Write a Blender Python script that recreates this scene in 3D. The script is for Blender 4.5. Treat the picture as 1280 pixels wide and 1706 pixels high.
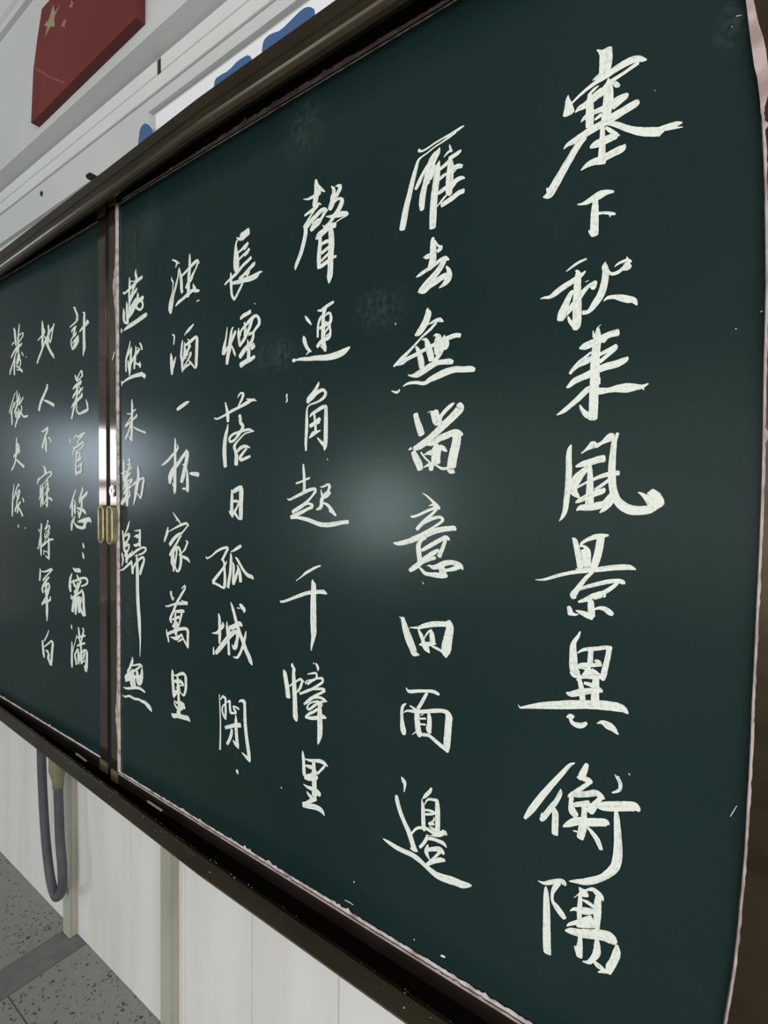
import bpy, bmesh, math, random
from mathutils import Matrix, Vector

random.seed(7)
for o in list(bpy.data.objects):
    bpy.data.objects.remove(o)
SC = bpy.context.scene
COL = SC.collection

# ------------------------------------------------------------------ camera
# X runs along the board wall to the right, Y into the wall, Z up; board face is y = 0
cam_d = bpy.data.cameras.new('camera')
cam_d.sensor_fit = 'HORIZONTAL'
cam_d.sensor_width = 36.0
cam_d.lens = 860.0 / 1280.0 * 36.0
cam_d.clip_start = 0.02
cam = bpy.data.objects.new('camera', cam_d)
COL.objects.link(cam)
R = Matrix([[0.8158498, -0.0302167, 0.5774739], [0.5781086, 0.0194732, -0.8157275], [0.0134033, 0.9993537, 0.0333557]]).to_4x4()
cam.matrix_world = Matrix.Translation((0, -0.565, 0)) @ R
SC.camera = cam

# ------------------------------------------------------------------ light
SC.view_settings.view_transform = 'Standard'
SC.view_settings.look = 'None'
SC.view_settings.exposure = 0.17
SC.view_settings.gamma = 1.0
SC.view_settings.use_curve_mapping = False
W = bpy.data.worlds.new('world')
SC.world = W
W.use_nodes = True
W.node_tree.nodes['Background'].inputs[0].default_value = (1.0, 0.985, 0.97, 1)
W.node_tree.nodes['Background'].inputs[1].default_value = 0.60

def area(name, loc, target, sx, sy, power, col):
    d = bpy.data.lights.new(name, 'AREA')
    d.shape = 'RECTANGLE'; d.size = sx; d.size_y = sy
    d.energy = power; d.color = col
    o = bpy.data.objects.new(name, d)
    COL.objects.link(o)
    o.location = loc
    v = Vector(target) - Vector(loc)
    o.rotation_euler = v.to_track_quat('-Z', 'Y').to_euler()
    return o
# windows in the far side wall
area('window_and_fill_light', (-6.0, -2.45, 0.42), (0, -2.45, 0.42), 0.8, 0.56, 16, (0.74, 0.88, 1.0))
area('window_and_fill_light', (-6.0, -2.45, -0.06), (0, -2.45, -0.06), 0.8, 0.18, 3, (0.84, 0.92, 1.0))
area('window_and_fill_light', (-6.0, -7.6, -0.30), (0, -6.7, -0.30), 2.3, 1.3, 190, (0.78, 1.0, 0.97))
# unseen fill lights added overhead, at the right, far back and behind the camera
area('overhead_fill_light', (1.5, -1.6, 1.40), (0.3, -0.3, -0.9), 1.8, 1.0, 34, (1.0, 0.985, 0.96))  # added overhead fill, set right so the board does not mirror it
area('window_and_fill_light', (2.3, -2.0, 0.1), (-0.8, 0, -0.1), 2.2, 2.2, 26, (1.0, 0.99, 0.97))  # added fill from the right, outside the board's reflection
area('window_and_fill_light', (-3.1, -8.0, 0.6), (-1.8, 0, 0.3), 6.8, 3.4, 68, (0.90, 1.0, 0.95))  # added broad light that gives the board its wide soft halo
area('window_and_fill_light', (1.6, -4.6, -0.3), (-0.4, 0, -0.1), 1.8, 1.5, 56, (1.0, 0.97, 0.94))  # added fill behind the camera, brightens the left and the right stile

# ------------------------------------------------------------------ materials
def mat(name, col, rough=0.6, metal=0.0, spec=0.5, noise=None, bump=None):
    """noise = (scale, colour2, low, high, stretch xyz)   bump = (scale, strength)"""
    m = bpy.data.materials.new(name); m.use_nodes = True
    nt = m.node_tree; b = nt.nodes['Principled BSDF']
    b.inputs['Base Color'].default_value = (*col, 1)
    b.inputs['Roughness'].default_value = rough
    b.inputs['Metallic'].default_value = metal
    b.inputs['Specular IOR Level'].default_value = spec
    tc = nt.nodes.new('ShaderNodeTexCoord')
    if noise:
        sc, c2, lo, hi, st = noise
        mp = nt.nodes.new('ShaderNodeMapping'); mp.inputs['Scale'].default_value = st
        n = nt.nodes.new('ShaderNodeTexNoise'); n.inputs['Scale'].default_value = sc; n.inputs['Detail'].default_value = 6
        r = nt.nodes.new('ShaderNodeValToRGB')
        r.color_ramp.elements[0].position = lo; r.color_ramp.elements[1].position = hi
        r.color_ramp.elements[0].color = (*col, 1); r.color_ramp.elements[1].color = (*c2, 1)
        nt.links.new(tc.outputs['Object'], mp.inputs[0]); nt.links.new(mp.outputs[0], n.inputs['Vector'])
        nt.links.new(n.outputs['Fac'], r.inputs[0]); nt.links.new(r.outputs[0], b.inputs['Base Color'])
    if bump:
        n2 = nt.nodes.new('ShaderNodeTexNoise'); n2.inputs['Scale'].default_value = bump[0]; n2.inputs['Detail'].default_value = 5
        bp = nt.nodes.new('ShaderNodeBump'); bp.inputs['Strength'].default_value = bump[1]; bp.inputs['Distance'].default_value = 0.002
        nt.links.new(tc.outputs['Object'], n2.inputs['Vector']); nt.links.new(n2.outputs['Fac'], bp.inputs['Height'])
        nt.links.new(bp.outputs[0], b.inputs['Normal'])
    return m

M_BOARD = mat('green_writing_enamel', (0.0085, 0.0220, 0.0208), 0.215, 0, 0.18, (2.2, (0.0125, 0.0272, 0.0258), 0.38, 0.66, (1, 1, 1)), (900, 0.04))
M_BRONZE = mat('bronze_aluminium', (0.082, 0.064, 0.040), 0.22, 0.85, 0.4, (9, (0.062, 0.046, 0.030), 0.4, 0.65, (1, 1, 3)))
M_RAIL = mat('brown_rail_metal', (0.165, 0.125, 0.105), 0.085, 0.85, 0.5, (14, (0.13, 0.09, 0.075), 0.4, 0.6, (1, 1, 1)))
M_BRASS = mat('dull_brass', (0.36, 0.32, 0.18), 0.34, 0.5, 0.5, (60, (0.25, 0.22, 0.12), 0.4, 0.62, (1, 1, 1)))
M_CAP = mat('olive_plastic', (0.125, 0.112, 0.062), 0.5, 0, 0.4)
M_DARK = mat('dark_hollow', (0.018, 0.014, 0.008), 0.8)
M_RECESS = mat('olive_recess', (0.085, 0.072, 0.03), 0.4, 0.2, 0.5)
M_CHROME = mat('worn_chrome', (0.62, 0.6, 0.58), 0.22, 1.0, 0.5, (140, (0.2, 0.18, 0.17), 0.45, 0.6, (1, 1, 1)))
M_TAPE = mat('pink_edge_tape', (0.47, 0.37, 0.355), 0.6, 0, 0.35, (45, (0.30, 0.215, 0.205), 0.42, 0.62, (1, 1, 1)))
M_DUST = mat('chalk_dusted_edge', (0.60, 0.575, 0.56), 0.9, 0, 0.1, (60, (0.30, 0.23, 0.21), 0.45, 0.66, (1, 1, 1)))
M_WALL = mat('white_plaster', (0.60, 0.60, 0.59), 0.75, 0, 0.25, (3.0, (0.55, 0.55, 0.545), 0.4, 0.7, (1, 1, 1)), (60, 0.12))
M_TRUNK = mat('white_plastic_trunking', (0.70, 0.70, 0.68), 0.5, 0, 0.4, (6, (0.66, 0.66, 0.645), 0.4, 0.7, (1, 1, 1)))
M_PANEL = mat('white_wall_panel', (0.70, 0.68, 0.67), 0.45, 0, 0.35, (2.0, (0.62, 0.585, 0.56), 0.45, 0.75, (5, 1, 0.6)))
M_DUCT = mat('grey_green_duct', (0.38, 0.385, 0.325), 0.5, 0, 0.4, (4, (0.31, 0.30, 0.235), 0.4, 0.7, (2, 2, 1)))
M_OLIVE = mat('olive_bracket_plastic', (0.17, 0.165, 0.10), 0.55, 0, 0.3)
M_HOSE = mat('dark_grey_rubber', (0.082, 0.079, 0.092), 0.55, 0, 0.4, (30, (0.062, 0.06, 0.068), 0.4, 0.65, (1, 1, 1)))
M_PAPER = mat('white_banner_paper', (0.86, 0.85, 0.88), 0.7, 0, 0.2)
M_BLUE = mat('blue_card', (0.060, 0.125, 0.285), 0.6, 0, 0.3)
M_RED = mat('red_flag_cloth', (0.175, 0.032, 0.029), 0.5, 0, 0.2, (3, (0.150, 0.026, 0.024), 0.4, 0.65, (1, 1, 1)))
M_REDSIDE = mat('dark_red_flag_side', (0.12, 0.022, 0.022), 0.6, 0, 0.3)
M_STAR = mat('faded_yellow_star', (0.33, 0.27, 0.16), 0.5, 0, 0.4)
M_STAR2 = mat('faded_small_star', (0.36, 0.17, 0.12), 0.5, 0, 0.4)
M_CREASE = mat('worn_red_fold', (0.26, 0.075, 0.066), 0.5, 0, 0.4)
M_GROUT = mat('grey_grout', (0.21, 0.21, 0.205), 0.8, 0, 0.2, (20, (0.17, 0.17, 0.165), 0.4, 0.7, (1, 1, 1)), (150, 0.3))
M_GLINT = mat('pale_metal_glint', (0.62, 0.62, 0.6), 0.4, 0.3, 0.5)  # pale colour for the glints painted into the chalk channel
M_STONE = mat('dark_terrazzo_chip', (0.07, 0.065, 0.06), 0.5, 0, 0.4)
M_CEIL = mat('ceiling_paint', (0.42, 0.42, 0.415), 0.85, 0, 0.2)

def chalk_material():
    m = bpy.data.materials.new('chalk'); m.use_nodes = True
    nt = m.node_tree; b = nt.nodes['Principled BSDF']
    b.inputs['Roughness'].default_value = 0.9; b.inputs['Specular IOR Level'].default_value = 0.1
    uv = nt.nodes.new('ShaderNodeUVMap')
    mp = nt.nodes.new('ShaderNodeMapping'); mp.inputs['Scale'].default_value = (14, 420, 1)
    n = nt.nodes.new('ShaderNodeTexNoise'); n.inputs['Scale'].default_value = 1.0; n.inputs['Detail'].default_value = 4
    n2 = nt.nodes.new('ShaderNodeTexNoise'); n2.inputs['Scale'].default_value = 240; n2.inputs['Detail'].default_value = 3
    tc = nt.nodes.new('ShaderNodeTexCoord')
    ad = nt.nodes.new('ShaderNodeMath'); ad.operation = 'ADD'
    r = nt.nodes.new('ShaderNodeValToRGB')
    r.color_ramp.elements[0].position = 0.66; r.color_ramp.elements[0].color = (0.49, 0.52, 0.47, 1)
    r.color_ramp.elements[1].position = 1.0; r.color_ramp.elements[1].color = (0.77, 0.79, 0.72, 1)
    nt.links.new(uv.outputs[0], mp.inputs[0]); nt.links.new(mp.outputs[0], n.inputs['Vector'])
    nt.links.new(tc.outputs['Object'], n2.inputs['Vector'])
    nt.links.new(n.outputs['Fac'], ad.inputs[0]); nt.links.new(n2.outputs['Fac'], ad.inputs[1])
    nt.links.new(ad.outputs[0], r.inputs[0]); nt.links.new(r.outputs[0], b.inputs['Base Color'])
    return m
M_CHALK = chalk_material()

def smudge_material():
    m = bpy.data.materials.new('wiped_chalk_haze'); m.use_nodes = True
    nt = m.node_tree; b = nt.nodes['Principled BSDF']
    b.inputs['Base Color'].default_value = (0.34, 0.42, 0.40, 1); b.inputs['Roughness'].default_value = 0.9
    b.inputs['Specular IOR Level'].default_value = 0.1
    uv = nt.nodes.new('ShaderNodeUVMap')
    g = nt.nodes.new('ShaderNodeTexGradient'); g.gradient_type = 'SPHERICAL'
    n = nt.nodes.new('ShaderNodeTexNoise'); n.inputs['Scale'].default_value = 120; n.inputs['Detail'].default_value = 6
    tc = nt.nodes.new('ShaderNodeTexCoord')
    rr = nt.nodes.new('ShaderNodeMapRange'); rr.inputs[1].default_value = 0.38; rr.inputs[2].default_value = 0.72
    mu = nt.nodes.new('ShaderNodeMath'); mu.operation = 'MULTIPLY'
    mu2 = nt.nodes.new('ShaderNodeMath'); mu2.operation = 'MULTIPLY'; mu2.inputs[1].default_value = 0.10
    nt.links.new(uv.outputs[0], g.inputs[0]); nt.links.new(tc.outputs['Object'], n.inputs['Vector'])
    nt.links.new(n.outputs['Fac'], rr.inputs[0]); nt.links.new(g.outputs['Fac'], mu.inputs[0]); nt.links.new(rr.outputs[0], mu.inputs[1])
    nt.links.new(mu.outputs[0], mu2.inputs[0]); nt.links.new(mu2.outputs[0], b.inputs['Alpha'])
    return m
M_SMUDGE = smudge_material()

def terrazzo_material():
    m = bpy.data.materials.new('speckled_terrazzo'); m.use_nodes = True
    nt = m.node_tree; b = nt.nodes['Principled BSDF']
    b.inputs['Roughness'].default_value = 0.55; b.inputs['Specular IOR Level'].default_value = 0.3
    tc = nt.nodes.new('ShaderNodeTexCoord')
    def vor(scale, rad, c_in, c_out, prev):
        v = nt.nodes.new('ShaderNodeTexVoronoi'); v.inputs['Scale'].default_value = scale
        no = nt.nodes.new('ShaderNodeTexNoise'); no.inputs['Scale'].default_value = scale * 1.7
        mx = nt.nodes.new('ShaderNodeMix'); mx.data_type = 'VECTOR'; mx.inputs[0].default_value = 0.035
        nt.links.new(tc.outputs['Object'], no.inputs['Vector'])
        nt.links.new(tc.outputs['Object'], mx.inputs[4]); nt.links.new(no.outputs['Color'], mx.inputs[5])
        nt.links.new(mx.outputs[1], v.inputs['Vector'])
        mr = nt.nodes.new('ShaderNodeMapRange'); mr.inputs[1].default_value = rad; mr.inputs[2].default_value = rad + 0.08
        nt.links.new(v.outputs['Distance'], mr.inputs[0])
        mc = nt.nodes.new('ShaderNodeMix'); mc.data_type = 'RGBA'
        nt.links.new(mr.outputs[0], mc.inputs[0])
        mc.inputs[6].default_value = (*c_in, 1)
        if prev: nt.links.new(prev, mc.inputs[7])
        else: mc.inputs[7].default_value = (*c_out, 1)
        return mc.outputs[2]
    a = vor(95, 0.20, (0.23, 0.225, 0.20), (0.30, 0.295, 0.275), None)
    c = vor(55, 0.17, (0.13, 0.125, 0.11), None, a)
    nt.links.new(c, b.inputs['Base Color'])
    return m
M_TERR = terrazzo_material()

# ------------------------------------------------------------------ helpers
def tag(o, label=None, cat=None, group=None, kind=None):
    if label: o['label'] = label
    if cat: o['category'] = cat
    if group: o['group'] = group
    if kind: o['kind'] = kind
    return o

def empty(name, loc=(0, 0, 0)):
    o = bpy.data.objects.new(name, None); o.location = loc; o.empty_display_size = 0.05
    COL.objects.link(o); return o

def link(name, bm, m, parent=None, smooth=False):
    bmesh.ops.recalc_face_normals(bm, faces=bm.faces)
    me = bpy.data.meshes.new(name); bm.to_mesh(me); bm.free()
    for x in (m if isinstance(m, (list, tuple)) else [m]): me.materials.append(x)
    if smooth:
        for p in me.polygons: p.use_smooth = True
    o = bpy.data.objects.new(name, me); COL.objects.link(o)
    if parent:
        o.parent = parent
        pw = Vector((0, 0, 0)); q = parent
        while q: pw += q.location; q = q.parent
        o.location = -pw
    return o

def box(bm, x0, x1, y0, y1, z0, z1, bev=0.0):
    v = [bm.verts.new((x, y, z)) for x in (x0, x1) for y in (y0, y1) for z in (z0, z1)]
    fs = [(0, 1, 3, 2), (4, 6, 7, 5), (0, 4, 5, 1), (2, 3, 7, 6), (0, 2, 6, 4), (1, 5, 7, 3)]
    f = [bm.faces.new([v[i] for i in q]) for q in fs]
    if bev:
        es = set(e for q in f for e in q.edges)
        bmesh.ops.bevel(bm, geom=list(es), offset=bev, segments=2, affect='EDGES')

def mbox(name, m, parent, *a, bev=0.0):
    bm = bmesh.new(); box(bm, *a, bev=bev); return link(name, bm, m, parent)

def extrude_profile(name, m, parent, prof, xs, yshift=None, smooth=False):
    """prof = closed list of (y, z); swept along x"""
    bm = bmesh.new(); rings = []
    for x in xs:
        dy = yshift(x) if yshift else 0
        rings.append([bm.verts.new((x, y + (dy if y < 0.05 else 0), z)) for y, z in prof])
    n = len(prof)
    for a, b in zip(rings, rings[1:]):
        for i in range(n):
            bm.faces.new((a[i], a[(i + 1) % n], b[(i + 1) % n], b[i]))
    bm.faces.new(rings[0]); bm.faces.new(rings[-1])
    return link(name, bm, m, parent, smooth)

def slab(name, m, parent, pts, y0, y1):
    """outline pts (x, z) given real thickness from y0 (front) to y1 (back)"""
    bm = bmesh.new()
    a = [bm.verts.new((x, y0, z)) for x, z in pts]; b = [bm.verts.new((x, y1, z)) for x, z in pts]
    bm.faces.new(a); bm.faces.new(b)
    n = len(pts)
    for i in range(n): bm.faces.new((a[i], a[(i + 1) % n], b[(i + 1) % n], b[i]))
    bm.normal_update()
    bmesh.ops.triangulate(bm, faces=[f for f in bm.faces if len(f.verts) > 4])
    return link(name, bm, m, parent)

def tube(bm, pts, r, seg=14):
    pts = [Vector(p) for p in pts]; rings = []
    for i, p in enumerate(pts):
        t = (pts[min(i + 1, len(pts) - 1)] - pts[max(i - 1, 0)]).normalized()
        u = t.cross(Vector((0, 1, 0)));
        if u.length < 0.1: u = t.cross(Vector((1, 0, 0)))
        u.normalize(); w = t.cross(u)
        rr = r(i) if callable(r) else r
        rings.append([bm.verts.new(p + (u * math.cos(k * 2 * math.pi / seg) + w * math.sin(k * 2 * math.pi / seg)) * rr) for k in range(seg)])
    for a, b in zip(rings, rings[1:]):
        for k in range(seg): bm.faces.new((a[k], a[(k + 1) % seg], b[(k + 1) % seg], b[k]))
    bm.faces.new(rings[0]); bm.faces.new(rings[-1])

def catmull(pts, n=5):
    """pts: list of tuples; smooth interpolation through all of them"""
    if len(pts) < 3: return list(pts)
    out = []
    for i in range(len(pts) - 1):
        p0 = pts[max(i - 1, 0)]; p1 = pts[i]; p2 = pts[i + 1]; p3 = pts[min(i + 2, len(pts) - 1)]
        for k in range(n):
            t = k / n
            out.append(tuple(0.5 * (2 * b + (c - a) * t + (2 * a - 5 * b + 4 * c - d) * t * t + (3 * b - a - 3 * c + d) * t ** 3)
                             for a, b, c, d in zip(p0, p1, p2, p3)))
    out.append(tuple(pts[-1])); return out

# ------------------------------------------------------------------ brush strokes on the boards, in 0.1 mm: x, z, width
COLUMN_1 = [
  ('塞', '-1411,4564,14 -1384,4542,28 -1372,4522,46;-1326,4524,122 -1321,4415,123 -1328,4324,112 -1340,4258,75;-1364,4298,56 -1410,4289,37 -1445,4278,9;-1648,4137,21 -1550,4193,33 -1432,4239,43 -1317,4266,59 -1205,4298,69 -1096,4311,74 -1020,4297,56 -976,4268,39 -946,4252,14;-1019,4259,41 -1094,4235,36 -1181,4211,36 -1270,4192,41;-1689,4234,7 -1694,4193,42 -1685,4127,79 -1680,4039,120;-1293,4232,11 -1289,4165,68 -1288,4022,98 -1302,3886,90 -1311,3818,86;-1247,4182,28 -1212,4131,46 -1184,4109,23;-1465,4157,30 -1425,4182,32 -1384,4197,12;-1315,4188,18 -1331,4135,88 -1405,4108,87 -1498,4062,73 -1570,4049,53 -1612,4024,12;-1471,4160,33 -1467,4049,71 -1464,3927,81 -1463,3824,78;-1103,3974,9 -1122,3990,46 -1197,3984,62 -1309,3954,62 -1425,3948,49 -1507,3933,49 -1552,3902,9;-1108,3968,22 -1152,3953,33 -1240,3920,48;-1008,3882,54 -1040,3872,78 -1149,3847,81 -1260,3822,90 -1351,3798,77 -1491,3768,79 -1611,3735,66 -1684,3719,41 -1721,3689,12;-1353,3895,43 -1411,3870,26;-1514,3735,74 -1573,3677,77 -1644,3580,80 -1728,3460,89 -1826,3317,99 -1870,3261,85 -1931,3255,14;-1894,3339,18 -1877,3296,35;-1328,3813,52 -1259,3774,45 -1190,3729,52 -1078,3644,59 -968,3579,78 -883,3544,84 -800,3512,84;-820,3522,90 -760,3538,54 -679,3534,51 -625,3529,16;-759,3521,33 -619,3486,9;-1337,3781,39 -1334,3660,53 -1335,3541,66 -1339,3411,71;-1304,3750,25 -1245,3686,38 -1170,3616,13;-1199,3633,73 -1300,3624,84 -1393,3617,78 -1449,3607,33;-1118,3511,19 -1145,3483,77 -1228,3467,77 -1342,3448,74 -1435,3445,67 -1494,3429,43 -1536,3404,12;-1300,3403,36 -1364,3414,30 -1399,3414,8'),
  ('下', '-1565,3067,12 -1521,3058,26 -1461,3064,57 -1402,3082,68 -1344,3094,86 -1287,3100,56 -1241,3092,35 -1212,3082,20;-1385,3101,36 -1387,3041,54 -1390,2957,73 -1391,2867,79 -1390,2775,83 -1386,2701,77;-1445,2766,11 -1429,2737,26 -1405,2709,26;-1357,2910,31 -1316,2905,26 -1270,2891,29 -1224,2870,32 -1192,2856,20;-1241,2870,23 -1241,2841,6'),
  ('秋', '-1665,2398,11 -1612,2428,24 -1536,2463,28 -1461,2478,21;-1572,2379,9 -1551,2374,29 -1514,2332,25;-1469,2355,17 -1495,2332,35 -1532,2312,54 -1608,2275,59 -1705,2233,64 -1774,2193,62 -1834,2165,39 -1895,2171,25 -1936,2166,7;-1548,2378,24 -1544,2319,63 -1545,2232,75 -1545,2135,81 -1544,2027,90 -1541,1910,91 -1547,1813,91 -1557,1771,57;-1567,1797,35 -1613,1864,36 -1633,1917,18;-1591,2179,33 -1620,2140,54 -1661,2051,71 -1699,1969,80 -1712,1897,76;-1663,1913,23 -1668,1943,61 -1602,2009,61 -1536,2084,60 -1472,2158,49 -1426,2196,38 -1389,2193,86 -1366,2188,89;-1465,2243,8 -1432,2250,8;-1366,2216,10 -1348,2222,7;-1274,2403,6 -1279,2362,54 -1269,2312,62 -1271,2238,69 -1283,2165,73 -1308,2085,76 -1356,2009,73 -1419,1935,47 -1485,1919,23;-1485,1938,32 -1447,1931,32;-1247,2317,16 -1228,2279,28 -1192,2262,34 -1148,2270,37 -1114,2290,37 -1075,2304,81 -1050,2321,78;-1183,2331,8 -1150,2354,23 -1098,2366,30 -1064,2370,29 -1037,2340,34;-1073,2405,5 -1064,2379,19 -1055,2359,24;-1279,2008,10 -1239,2033,34 -1177,2029,42 -1115,2007,63 -1054,1980,69 -1002,1961,55 -980,1933,39 -966,1903,8'),
  ('来', '-1300,1776,7 -1324,1757,12 -1329,1729,37 -1332,1643,75 -1343,1501,86 -1349,1358,91 -1347,1213,93 -1351,1069,91 -1352,924,91 -1358,818,97;-1377,1727,7 -1366,1658,27;-1509,1565,14 -1457,1576,72 -1383,1598,77 -1292,1627,77 -1220,1658,66 -1132,1667,72;-1273,1600,40 -1246,1610,20;-1390,1508,21 -1454,1459,29 -1510,1418,36 -1566,1357,38 -1599,1312,32;-1585,1330,25 -1519,1390,52 -1434,1422,62 -1306,1472,40 -1216,1506,40 -1146,1543,30;-1142,1542,13 -1154,1511,36 -1215,1463,40 -1304,1395,41;-1038,1410,14 -1059,1385,55 -1141,1354,74 -1230,1342,75 -1320,1316,70 -1393,1286,77 -1487,1254,68 -1553,1227,63 -1610,1179,38 -1635,1172,10;-1300,1236,18 -1298,1169,18;-1390,1141,51 -1427,1115,61 -1501,1045,58 -1576,983,52 -1653,924,46 -1727,885,11;-1389,1111,57 -1296,1097,71 -1206,1097,52 -1135,1104,71 -1047,1102,94 -979,1101,75 -902,1099,41 -845,1123,13;-894,1096,32 -883,1063,6;-1489,970,18 -1459,913,42 -1411,861,65 -1345,836,56'),
  ('風', '-1566,562,6 -1582,518,44 -1590,428,61 -1585,308,65 -1586,198,65 -1593,78,61 -1603,-43,61 -1615,-144,53 -1643,-215,34 -1674,-259,6;-1460,464,14 -1418,497,26 -1381,524,50 -1345,547,79 -1308,541,49 -1262,563,35 -1209,598,68 -1174,620,82 -1147,633,58;-1112,655,33 -1120,622,31 -1141,567,51 -1148,481,59 -1154,386,66 -1156,291,70 -1153,195,75 -1142,100,75 -1113,4,80 -1058,-71,91 -978,-116,97 -893,-123,89 -809,-111,83 -752,-82,63 -688,-53,36 -676,-58,9;-790,75,51 -751,32,81 -722,-13,83 -700,-49,66;-806,59,50 -780,9,80 -757,-46,74 -752,-91,49;-906,59,9 -859,31,39 -812,-19,60 -785,-74,59;-1514,325,20 -1443,350,60 -1359,372,69 -1285,395,72 -1231,403,74;-1386,314,49 -1441,266,69 -1497,198,98 -1533,118,88 -1527,58,77 -1492,19,48 -1463,-10,10;-1382,353,28 -1371,314,43 -1366,197,60 -1365,79,75 -1366,-19,84 -1366,-78,84;-1494,103,20 -1410,153,24 -1326,192,33 -1244,225,43 -1155,248,50 -1088,252,48;-1171,195,28 -1224,148,34 -1314,80,33;-1223,99,19 -1240,70,58 -1313,41,58 -1387,10,55 -1462,-30,49 -1508,-56,14;-1496,-140,10 -1451,-109,59 -1365,-102,73 -1273,-80,77 -1219,-55,57 -1175,-6,62 -1149,23,65;-1140,23,54 -1165,-54,55 -1217,-113,47 -1260,-155,15'),
  ('景', '-1530,-434,16 -1505,-458,49 -1484,-527,60 -1462,-625,64 -1446,-723,58 -1432,-762,59;-1488,-762,8 -1459,-759,20 -1421,-761,30;-1446,-524,13 -1432,-483,29 -1372,-440,39 -1298,-408,54 -1225,-392,44 -1171,-384,19;-1446,-514,16 -1408,-516,30 -1369,-558,48 -1362,-637,53 -1365,-716,62;-1416,-552,48 -1396,-620,67 -1393,-718,85;-1243,-403,73 -1254,-491,77 -1270,-590,77 -1295,-690,73 -1308,-740,64;-1402,-744,14 -1290,-734,20;-1920,-920,7 -1867,-918,19 -1795,-900,30 -1673,-851,36 -1545,-808,38 -1401,-774,45 -1262,-746,52 -1126,-715,57 -1003,-697,57 -951,-699,48 -907,-712,13;-1316,-780,28 -1371,-835,41 -1426,-911,47 -1473,-986,56 -1505,-1040,70 -1495,-1074,50;-1444,-973,29 -1359,-933,38 -1267,-898,42 -1167,-863,44 -1069,-842,42 -1025,-852,48 -1003,-864,19;-1060,-851,27 -1121,-916,40 -1209,-984,46 -1301,-1025,53 -1375,-1074,47 -1450,-1109,23;-1190,-1021,30 -1218,-1000,68 -1300,-1035,66;-1327,-1078,57 -1321,-1156,72 -1314,-1244,70;-1477,-1203,10 -1428,-1216,41 -1371,-1233,62 -1304,-1258,51;-1551,-1173,41 -1535,-1216,56 -1529,-1256,56;-1535,-1236,52 -1486,-1249,31 -1447,-1239,8;-1288,-1166,19 -1242,-1145,33 -1187,-1147,50 -1141,-1175,60 -1109,-1194,40'),
  ('異', '-1426,-1424,15 -1444,-1473,31 -1481,-1539,46 -1493,-1592,64 -1490,-1703,82 -1481,-1823,91 -1448,-1887,86 -1409,-1904,32;-1512,-1870,33 -1477,-1893,65 -1438,-1905,43;-1449,-1660,9 -1407,-1622,28 -1350,-1596,38 -1257,-1574,42 -1166,-1545,40 -1111,-1542,39;-1134,-1556,53 -1145,-1646,53 -1165,-1748,56 -1181,-1840,58 -1189,-1891,36;-1312,-1589,50 -1315,-1679,56 -1318,-1740,56;-1272,-1701,21 -1235,-1713,52 -1202,-1741,14;-1436,-1804,18 -1403,-1777,48 -1308,-1757,45 -1206,-1735,29;-1431,-1813,14 -1364,-1809,21 -1288,-1823,42 -1222,-1849,46;-1326,-1781,36 -1344,-1845,62 -1381,-1893,44;-1306,-1827,84 -1259,-1847,84;-1447,-1947,18 -1380,-1898,37 -1305,-1876,58 -1212,-1856,58;-1418,-1941,44 -1396,-2027,55 -1382,-2145,63;-1369,-1961,31 -1303,-1966,46 -1209,-2004,53 -1190,-2019,15;-1254,-1875,64 -1256,-1975,74 -1258,-2075,81 -1256,-2134,84;-1551,-2109,21 -1501,-2112,59 -1415,-2072,72 -1320,-2035,63 -1227,-2008,57;-2084,-2370,8 -2062,-2402,17 -1948,-2359,45 -1790,-2307,75 -1637,-2264,88 -1489,-2222,93 -1345,-2186,88 -1205,-2156,98 -1078,-2139,94 -998,-2138,81 -953,-2165,41 -939,-2181,12;-1539,-2373,22 -1505,-2343,34 -1471,-2355,44;-1505,-2369,37 -1479,-2418,45 -1425,-2429,62 -1377,-2416,55 -1335,-2379,30;-1232,-2357,9 -1182,-2333,44 -1126,-2348,80 -1081,-2365,70 -1044,-2398,36 -1021,-2416,8'),
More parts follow.
